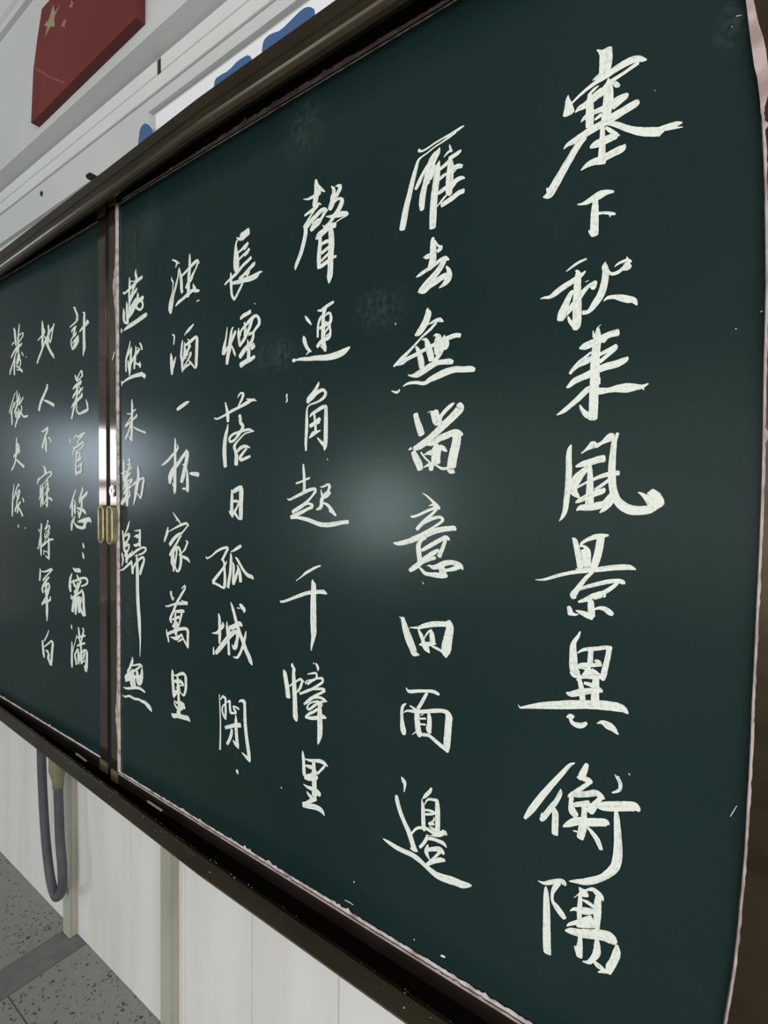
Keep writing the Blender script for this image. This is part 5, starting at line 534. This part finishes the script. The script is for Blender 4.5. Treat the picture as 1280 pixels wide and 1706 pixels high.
def sliding_panel(x0, x1, y, label, stile_left, stile_right, top=0.592, bottom=-0.6015):
    p = empty('sliding_chalkboard', ((x0 + x1) / 2, y, bottom - 0.02))
    tag(p, label, 'chalkboard', 'sliding chalkboard panels in the bronze frame')
    mbox('writing_surface', M_BOARD, p, x0, x1, y, y + 0.012, bottom - 0.01, top + 0.01)
    mbox('top_rail', M_RAIL, p, x0, x1, y - 0.004, y + 0.011, top, top + 0.026, bev=0.0008)
    mbox('bottom_rail', M_RAIL, p, x0, x1, y - 0.004, y + 0.011, bottom - 0.0255, bottom - 0.0005, bev=0.0008)
    for s in (stile_left, stile_right):
        if s: mbox('stile', M_RAIL, p, s[0], s[1], y - 0.0045, y + 0.0112, bottom - 0.022, top + 0.02, bev=0.0009)
    return p

# right panel
RP = sliding_panel(-1.1123, 0.036, 0.0, 'right dark green chalkboard panel with six tall columns of white brush-chalk calligraphy', (-1.1123, -1.0835), None)
# right stile, its inner edge follows the bulge of the tape near the top corner

slab('edge_tape', M_TAPE, RP, [(-0.0199, 0.4672), (-0.0159, 0.4347), (-0.0119, 0.4023), (-0.0082, 0.3752), (-0.0057, 0.3640), (-0.0030, 0.3427), (-0.0022, 0.3318),
     (-0.0006, 0.3336), (0.0009, 0.3401), (0.0027, 0.3478), (0.0021, 0.3655), (-0.0001, 0.3840), (-0.0025, 0.3967), (-0.0063, 0.4106), (-0.0103, 0.4317), (-0.0155, 0.4648)], -0.0080, -0.0068)
tp = [(-0.0023, 0.3368), (-0.0000, 0.3052), (0.0025, 0.2633), (0.0045, 0.2112), (0.0057, 0.1747), (0.0063, 0.1121), (0.0074, 0.0490), (0.0079, -0.0092), (0.0079, -0.0518),
      (0.0075, -0.0948), (0.0072, -0.1434), (0.0068, -0.1871), (0.0069, -0.2198), (0.0062, -0.2696), (0.0052, -0.3256), (0.0028, -0.3827), (0.0001, -0.4295), (-0.0055, -0.4874), (-0.0111, -0.5404)]
bm = bmesh.new(); rnd = random.Random(5); rows = []
fine = catmull(tp, 9)
for i, (x, z) in enumerate(fine):
    w_ = 0.0020 * rnd.uniform(0.8, 1.2) + (0.003 if rnd.random() < 0.02 else 0)
    rows.append([bm.verts.new((x + rnd.uniform(-.0002, .0002), -0.0002, z)), bm.verts.new((x + 0.0004, -0.0074, z)), bm.verts.new((x + 0.0004 + w_, -0.0074, z))])
for a, b in zip(rows, rows[1:]):
    for k in range(2): bm.faces.new((a[k], a[k + 1], b[k + 1], b[k]))
link('edge_tape', bm, M_TAPE, RP)
slab('stile', M_BRONZE, RP, [(-0.0111, 0.4319), (-0.0063, 0.4093), (-0.0021, 0.3947), (0.0006, 0.3760), (0.0018, 0.3505)] + [(x + 0.0005, z) for x, z in fine]
     + [(0.040, fine[-1][1]), (0.040, 0.612), (-0.030, 0.612), (-0.022, 0.50)], -0.0070, 0.011)
ragged_strip('edge_tape', M_TAPE, RP, (-1.0835, 0.59), (-1.0835, -0.598), lambda t: 0.0026 + 0.010 * math.exp(-((t - .14) / .035) ** 2) + 0.007 * math.exp(-((t - .895) / .03) ** 2), -0.0051, -1, seed=2)
# worn paint on the side of the stile, next to the green
bm = bmesh.new(); rnd = random.Random(8); pr = None
for i in range(221):
    z = 0.592 - i * 1.192 / 220
    a = bm.verts.new((-1.0833, -0.0046, z)); b = bm.verts.new((-1.0822 + rnd.uniform(0, .0012), -0.0003, z))
    if pr: bm.faces.new((pr[0], a, b, pr[1]))
    pr = (a, b)
link('edge_tape', bm, M_DUST, RP)
ragged_strip('edge_tape', M_DUST, RP, (-1.0835, -0.6015), (-0.004, -0.6015), lambda t: 0.0036 + 0.002 * t, -0.0022, 1, seed=3, seg=260)
ragged_strip('edge_tape', M_TAPE, RP, (-1.0835, -0.6040), (-0.004, -0.6040), lambda t: 0.0030, -0.0046, 1, seed=13, seg=260)
ragged_strip('edge_tape', M_TAPE, RP, (-1.06, 0.592), (-0.02, 0.592), lambda t: 0.0022 + 0.0055 * math.exp(-((t - .45) / .22) ** 2), -0.0046, 1, seed=4, seg=220)
ragged_strip('edge_tape', M_DUST, RP, (-1.08, 0.592), (-0.02, 0.592), lambda t: 0.0013, -0.0009, -1, seed=6, seg=260)
# corner blocks, handle and lock
for zz in ((-0.6255, -0.6005), (0.592, 0.614)):
    mbox('corner_block', M_CAP, RP, -1.1128, -1.0850, -0.0062, 0.011, zz[0], zz[1], bev=0.001)
handle(RP, -1.0945, -0.0715, -0.0045)
bm = bmesh.new()
lx, lz = (-1.0998, 0.0003)
for r, ya, yb in ((0.0120, -0.0042, -0.0070), (0.0095, -0.0070, -0.0082)):
    n = 24; A = [bm.verts.new((lx + r * math.cos(k * 6.2832 / n), ya, lz + r * math.sin(k * 6.2832 / n))) for k in range(n)]
    B = [bm.verts.new((v.co.x, yb, v.co.z)) for v in A]
    for k in range(n): bm.faces.new((A[k], A[(k + 1) % n], B[(k + 1) % n], B[k]))
    bm.faces.new(B)
lock = link('lock', bm, M_CHROME, RP); lock['label'] = 'small round worn chrome lock'
k_ = mbox('keyhole', M_DARK, lock, lx - 0.0007, lx + 0.0007, -0.0086, -0.0082, lz - 0.004, lz + 0.004); k_.location = (0, 0, 0)

# left panel
LY = 0.008
LP = sliding_panel(-2.25, -1.1290, LY, 'left green chalkboard panel, partly out of frame, with three narrow columns of writing', None, (-1.1770, -1.1440), top=0.5895, bottom=-0.6035)
ragged_strip('edge_tape', M_DUST, LP, (-2.2, -0.6035), (-1.178, -0.6035), lambda t: 0.0040, LY - 0.0022, 1, seed=23, seg=200)
ragged_strip('edge_tape', M_DUST, LP, (-2.2, 0.5895), (-1.178, 0.5895), lambda t: 0.0010, LY - 0.0009, -1, seed=24, seg=200)
ragged_strip('edge_tape', M_TAPE, LP, (-1.1772, 0.585), (-1.1772, -0.60), lambda t: 0.0007 + 0.0075 * math.exp(-((t - .135) / .006) ** 2) if t < .5 else 0.0004, LY - 0.0012, 1, seed=25, seg=260)
for zz in ((-0.6275, -0.6025), (0.5905, 0.613)):
    mbox('corner_block', M_CAP, LP, -1.1774, -1.1445, LY - 0.0062, 0.018, zz[0], zz[1], bev=0.001)
handle(LP, -1.1480, -0.0725, LY - 0.0045)

# ------------------------------------------------------------------ writing
ORD = ['rightmost', 'second', 'third', 'fourth', 'fifth', 'sixth', 'first', 'second', 'last']
for ci, colm in enumerate((COLUMN_1, COLUMN_2, COLUMN_3, COLUMN_4, COLUMN_5, COLUMN_6, COLUMN_7, COLUMN_8, COLUMN_9)):
    par = RP if ci < 6 else LP
    y = -0.00035 if ci < 6 else LY - 0.00035
    for ch, st in colm:
        if ch == '\u30fb':
            for one in st.split(';'):
                o = write_character(one, y, par, None); o.name = 'chalk_dot'
        elif ch == '!':
            o = write_character(st, -0.0056, par, 'stray white chalk tick on the bronze stile'); o.name = 'chalk_mark'
        else:
            write_character(st, y, par, 'white chalk character %s' % ch)
for ch, st in SPECKS:
    o = write_character(st, -0.0003, RP, 'small stray chalk specks'); o.name = 'chalk_specks'; o['kind'] = 'stuff'

def smudge(parent, c, rx, rz, y):
    bm = bmesh.new(); uvl = bm.loops.layers.uv.new('UVMap')
    vs = [bm.verts.new((c[0] + sx * rx, y, c[1] + sz * rz)) for sx, sz in ((-1, -1), (1, -1), (1, 1), (-1, 1))]
    f = bm.faces.new(vs)
    for lp, uv in zip(f.loops, ((-1, -1), (1, -1), (1, 1), (-1, 1))): lp[uvl].uv = uv
    me = bpy.data.meshes.new('chalk_smudge'); bm.to_mesh(me); bm.free(); me.materials.append(M_SMUDGE)
    o = bpy.data.objects.new('chalk_smudge', me); COL.objects.link(o); o.parent = parent; o.location = -parent.location
for c, rx, rz in (((-0.6245, 0.2211), .075, .038), ((-0.4123, 0.2506), .055, .04), ((-0.5526, 0.5406), .05, .06), ((-1.0130, 0.4714), .06, .11), ((-0.9653, 0.5223), .05, .07), ((-0.5974, 0.2153), .04, .03),
                  ((-1.0465, -0.2450), .04, .12), ((-0.0235, 0.4237), .02, .03)):
    smudge(RP, c, rx, rz, -0.0002)
smudge(LP, (-1.3030, 0.4444), .09, .13, LY - 0.0002)

# ------------------------------------------------------------------ things on the wall below the board
def duct(x0, x1, label, y0=0.078, ztop=-0.61):
    d = empty('cable_duct', ((x0 + x1) / 2, 0.09, -1.25)); tag(d, label, 'cable duct', None)
    mbox('duct_base', M_DUCT, d, x0, x1, y0 + 0.006, 0.0995, -1.249, ztop, bev=0.0006)
    mbox('duct_cover', M_DUCT, d, x0 - 0.0006, x1 + 0.0006, y0, y0 + 0.0065, -1.249, ztop, bev=0.0012)
    return d
duct(-1.0612, -1.0236, 'tall grey-green cable duct running down the white wall, right of the hose')
duct(-1.5480, -1.5100, 'grey-green cable duct behind the hanging hose, standing on the floor')

hose = empty('hose', (-1.5, 0.05, -1.1)); tag(hose, 'dark grey rubber hose with olive connector hanging in a loop under the chalkboard', 'hose')
LH = [(-1.6211, -0.6779), (-1.6205, -0.7470), (-1.6161, -0.8237), (-1.6080, -0.9076), (-1.5959, -0.9898), (-1.5762, -1.0681), (-1.5529, -1.1028), (-1.5296, -1.1146), (-1.5099, -1.1091)]
RH = [(-1.4867, -1.0885), (-1.4707, -1.0550), (-1.4716, -0.9994), (-1.4830, -0.9384), (-1.4881, -0.8581), (-1.4913, -0.7969)]
ys = [.055] * 6 + [.053, .051, .049] + [.047] + [.045] * 5
pts = catmull([(x, y, z) for (x, z), y in zip(LH + RH, ys)], 6)
bm = bmesh.new(); tube(bm, pts, 0.0115, 18); link('hose_tube', bm, M_HOSE, hose, smooth=True)

bx, bz = (-1.4913, -0.7969)
bm = bmesh.new(); tube(bm, [(bx, 0.045, bz + 0.0005), (bx, 0.045, bz + 0.018), (bx - 0.004, 0.046, bz + 0.030), (bx - 0.009, 0.047, bz + 0.045), (bx - 0.009, 0.048, bz + 0.12)], lambda i: (0.0135, 0.0135, 0.0165, 0.0205, 0.0205)[i], 18)
link('connector', bm, M_OLIVE, hose, smooth=True)['label'] = 'olive plastic connector at the hose end'
mbox('connector_plate', M_OLIVE, hose, bx + 0.0135, bx + 0.040, 0.058, 0.0775, bz + 0.048, bz + 0.14, bev=0.003)

# ------------------------------------------------------------------ things on the wall above the board
tk = empty('cable_trunking', (-1.0, 0.1, 0.92)); tag(tk, 'flat white cable trunking running along the wall just above the board', 'trunking')
mbox('trunking_base', M_TRUNK, tk, -5.9, 3.3, 0.0945, 0.0998, 0.8885, 0.9195, bev=0.0008)
mbox('trunking_lid', M_TRUNK, tk, -5.9, (-1.0915, 0.9265)[0] - 0.0085, 0.0940, 0.0998, 0.9205, 0.9535, bev=0.0012)
mbox('trunking_lid', M_TRUNK, tk, (-1.0915, 0.9265)[0] + 0.0085, 3.3, 0.0940, 0.0998, 0.9205, 0.9535, bev=0.0012)
g = mbox('trunking_gap', M_DARK, tk, (-1.0915, 0.9265)[0] - 0.009, (-1.0915, 0.9265)[0] + 0.009, 0.0972, 0.0998, 0.9205, 0.9535)
hx, hz = (-1.7005, 0.8581)
bm = bmesh.new(); bmesh.ops.create_uvsphere(bm, u_segments=12, v_segments=8, radius=1, matrix=Matrix.Translation((hx, 0.0985, hz)) @ Matrix.Diagonal((0.007, 0.003, 0.0075, 1)))
o = link('wall_plug', bm, M_DARK, None); tag(o, 'small round black plug in the wall at the upper left', 'wall plug')
hx, hz = (-1.3271, 0.7655)
o = mbox('cable_clip', M_DARK, None, hx - 0.010, hx + 0.010, 0.052, 0.112, hz - 0.010, hz + 0.001, bev=0.003); tag(o, 'black clip at the top edge of the board frame', 'clip')

bn = mbox('paper_banner', M_PAPER, None, -1.128, 1.2, 0.1095, 0.1115, 0.60, 0.8555); tag(bn, 'plain white paper banner set in the wall recess above the board', 'banner')
BG = 'blue cut-out shapes on the wall above the board'
o = slab('blue_cutout', M_BLUE, None, [(-1.1790, 0.8151), (-1.1738, 0.8334), (-1.1636, 0.8402), (-1.1510, 0.8393), (-1.1387, 0.8318), (-1.1240, 0.8155), (-1.105, 0.66), (-1.21, 0.66)], 0.0975, 0.0995)
tag(o, 'small blue rounded cut-out at the left corner of the white banner', 'cut-out', BG)
o = slab('blue_cutout', M_BLUE, None, [(-0.9136, 0.8259), (-0.9116, 0.8345), (-0.9058, 0.8379), (-0.8886, 0.8373), (-0.8736, 0.8352), (-0.8588, 0.8366), (-0.8443, 0.8403), (-0.8300, 0.8405), (-0.8177, 0.8393), (-0.8107, 0.8382), (-0.8037, 0.8328), (-0.8003, 0.8256), (-0.79, 0.66), (-0.92, 0.66)], 0.1075, 0.1093)
tag(o, 'blue wavy cut-out in the middle of the white banner, showing above the frame', 'cut-out', BG)
o = slab('blue_cutout', M_BLUE, None, [(-0.7700, 0.8280), (-0.7684, 0.8381), (-0.7635, 0.8445), (-0.7522, 0.8465), (-0.7393, 0.8445), (-0.7251, 0.8407), (-0.7126, 0.8409), (-0.7020, 0.8429), (-0.6899, 0.8452), (-0.6766, 0.8477), (-0.6649, 0.8488), (-0.6548, 0.8467), (-0.6462, 0.8422), (-0.6390, 0.8355), (-0.6376, 0.8277), (-0.61, 0.66), (-0.77, 0.66)], 0.1075, 0.1093)
tag(o, 'large blue wavy cut-out at the right of the visible white banner', 'cut-out', BG)

flag = empty('flag', (-1.35, 0.06, 0.985)); tag(flag, 'red five-star flag stretched over a thick board, hung above the blackboard', 'flag')
FP = [(-1.6101, 0.9878), (-1.6010, 1.0549), (-1.5920, 1.1196), (-1.5682, 1.1827), (-1.5377, 1.2482), (-1.4023, 1.2423), (-1.0742, 1.2494), (-1.0819, 1.1043), (-1.0847, 0.9972)]
slab('flag_cloth', M_RED, flag, FP, 0.0395, 0.041)
inn = [(x * 1.0, z) for x, z in FP]
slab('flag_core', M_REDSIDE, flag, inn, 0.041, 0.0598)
slab('star', M_STAR, flag, [(-1.4713, 1.2234), (-1.4645, 1.2067), (-1.4596, 1.1998), (-1.4346, 1.2036), (-1.4597, 1.1925), (-1.4665, 1.1872), (-1.4635, 1.1667), (-1.4907, 1.1780), (-1.5189, 1.1672), (-1.5134, 1.1750), (-1.5044, 1.1855), (-1.5236, 1.2003), (-1.4937, 1.1995)], 0.0388, 0.0395)
for pts in ([(-1.4061, 1.1559), (-1.4062, 1.1510), (-1.3967, 1.1455), (-1.4079, 1.1454), (-1.4096, 1.1363), (-1.4176, 1.1452), (-1.4306, 1.1467), (-1.4207, 1.1511), (-1.4206, 1.1554)],
            [(-1.3725, 1.1888), (-1.3695, 1.1788), (-1.3625, 1.1710), (-1.3681, 1.1683), (-1.3688, 1.1630), (-1.3759, 1.1688), (-1.3837, 1.1686), (-1.3805, 1.1747), (-1.3727, 1.1749)]):
    o = slab('star', M_STAR2, flag, pts, 0.0388, 0.0395); o['label'] = 'small faded star'
slab('fold_crease', M_CREASE, flag, [(-1.5744, 1.1156), (-1.4963, 1.0608), (-1.4101, 1.0065), (-1.4166, 1.0057), (-1.5033, 1.0601), (-1.5819, 1.1152)], 0.0390, 0.0395)

print('objects', len(bpy.data.objects))
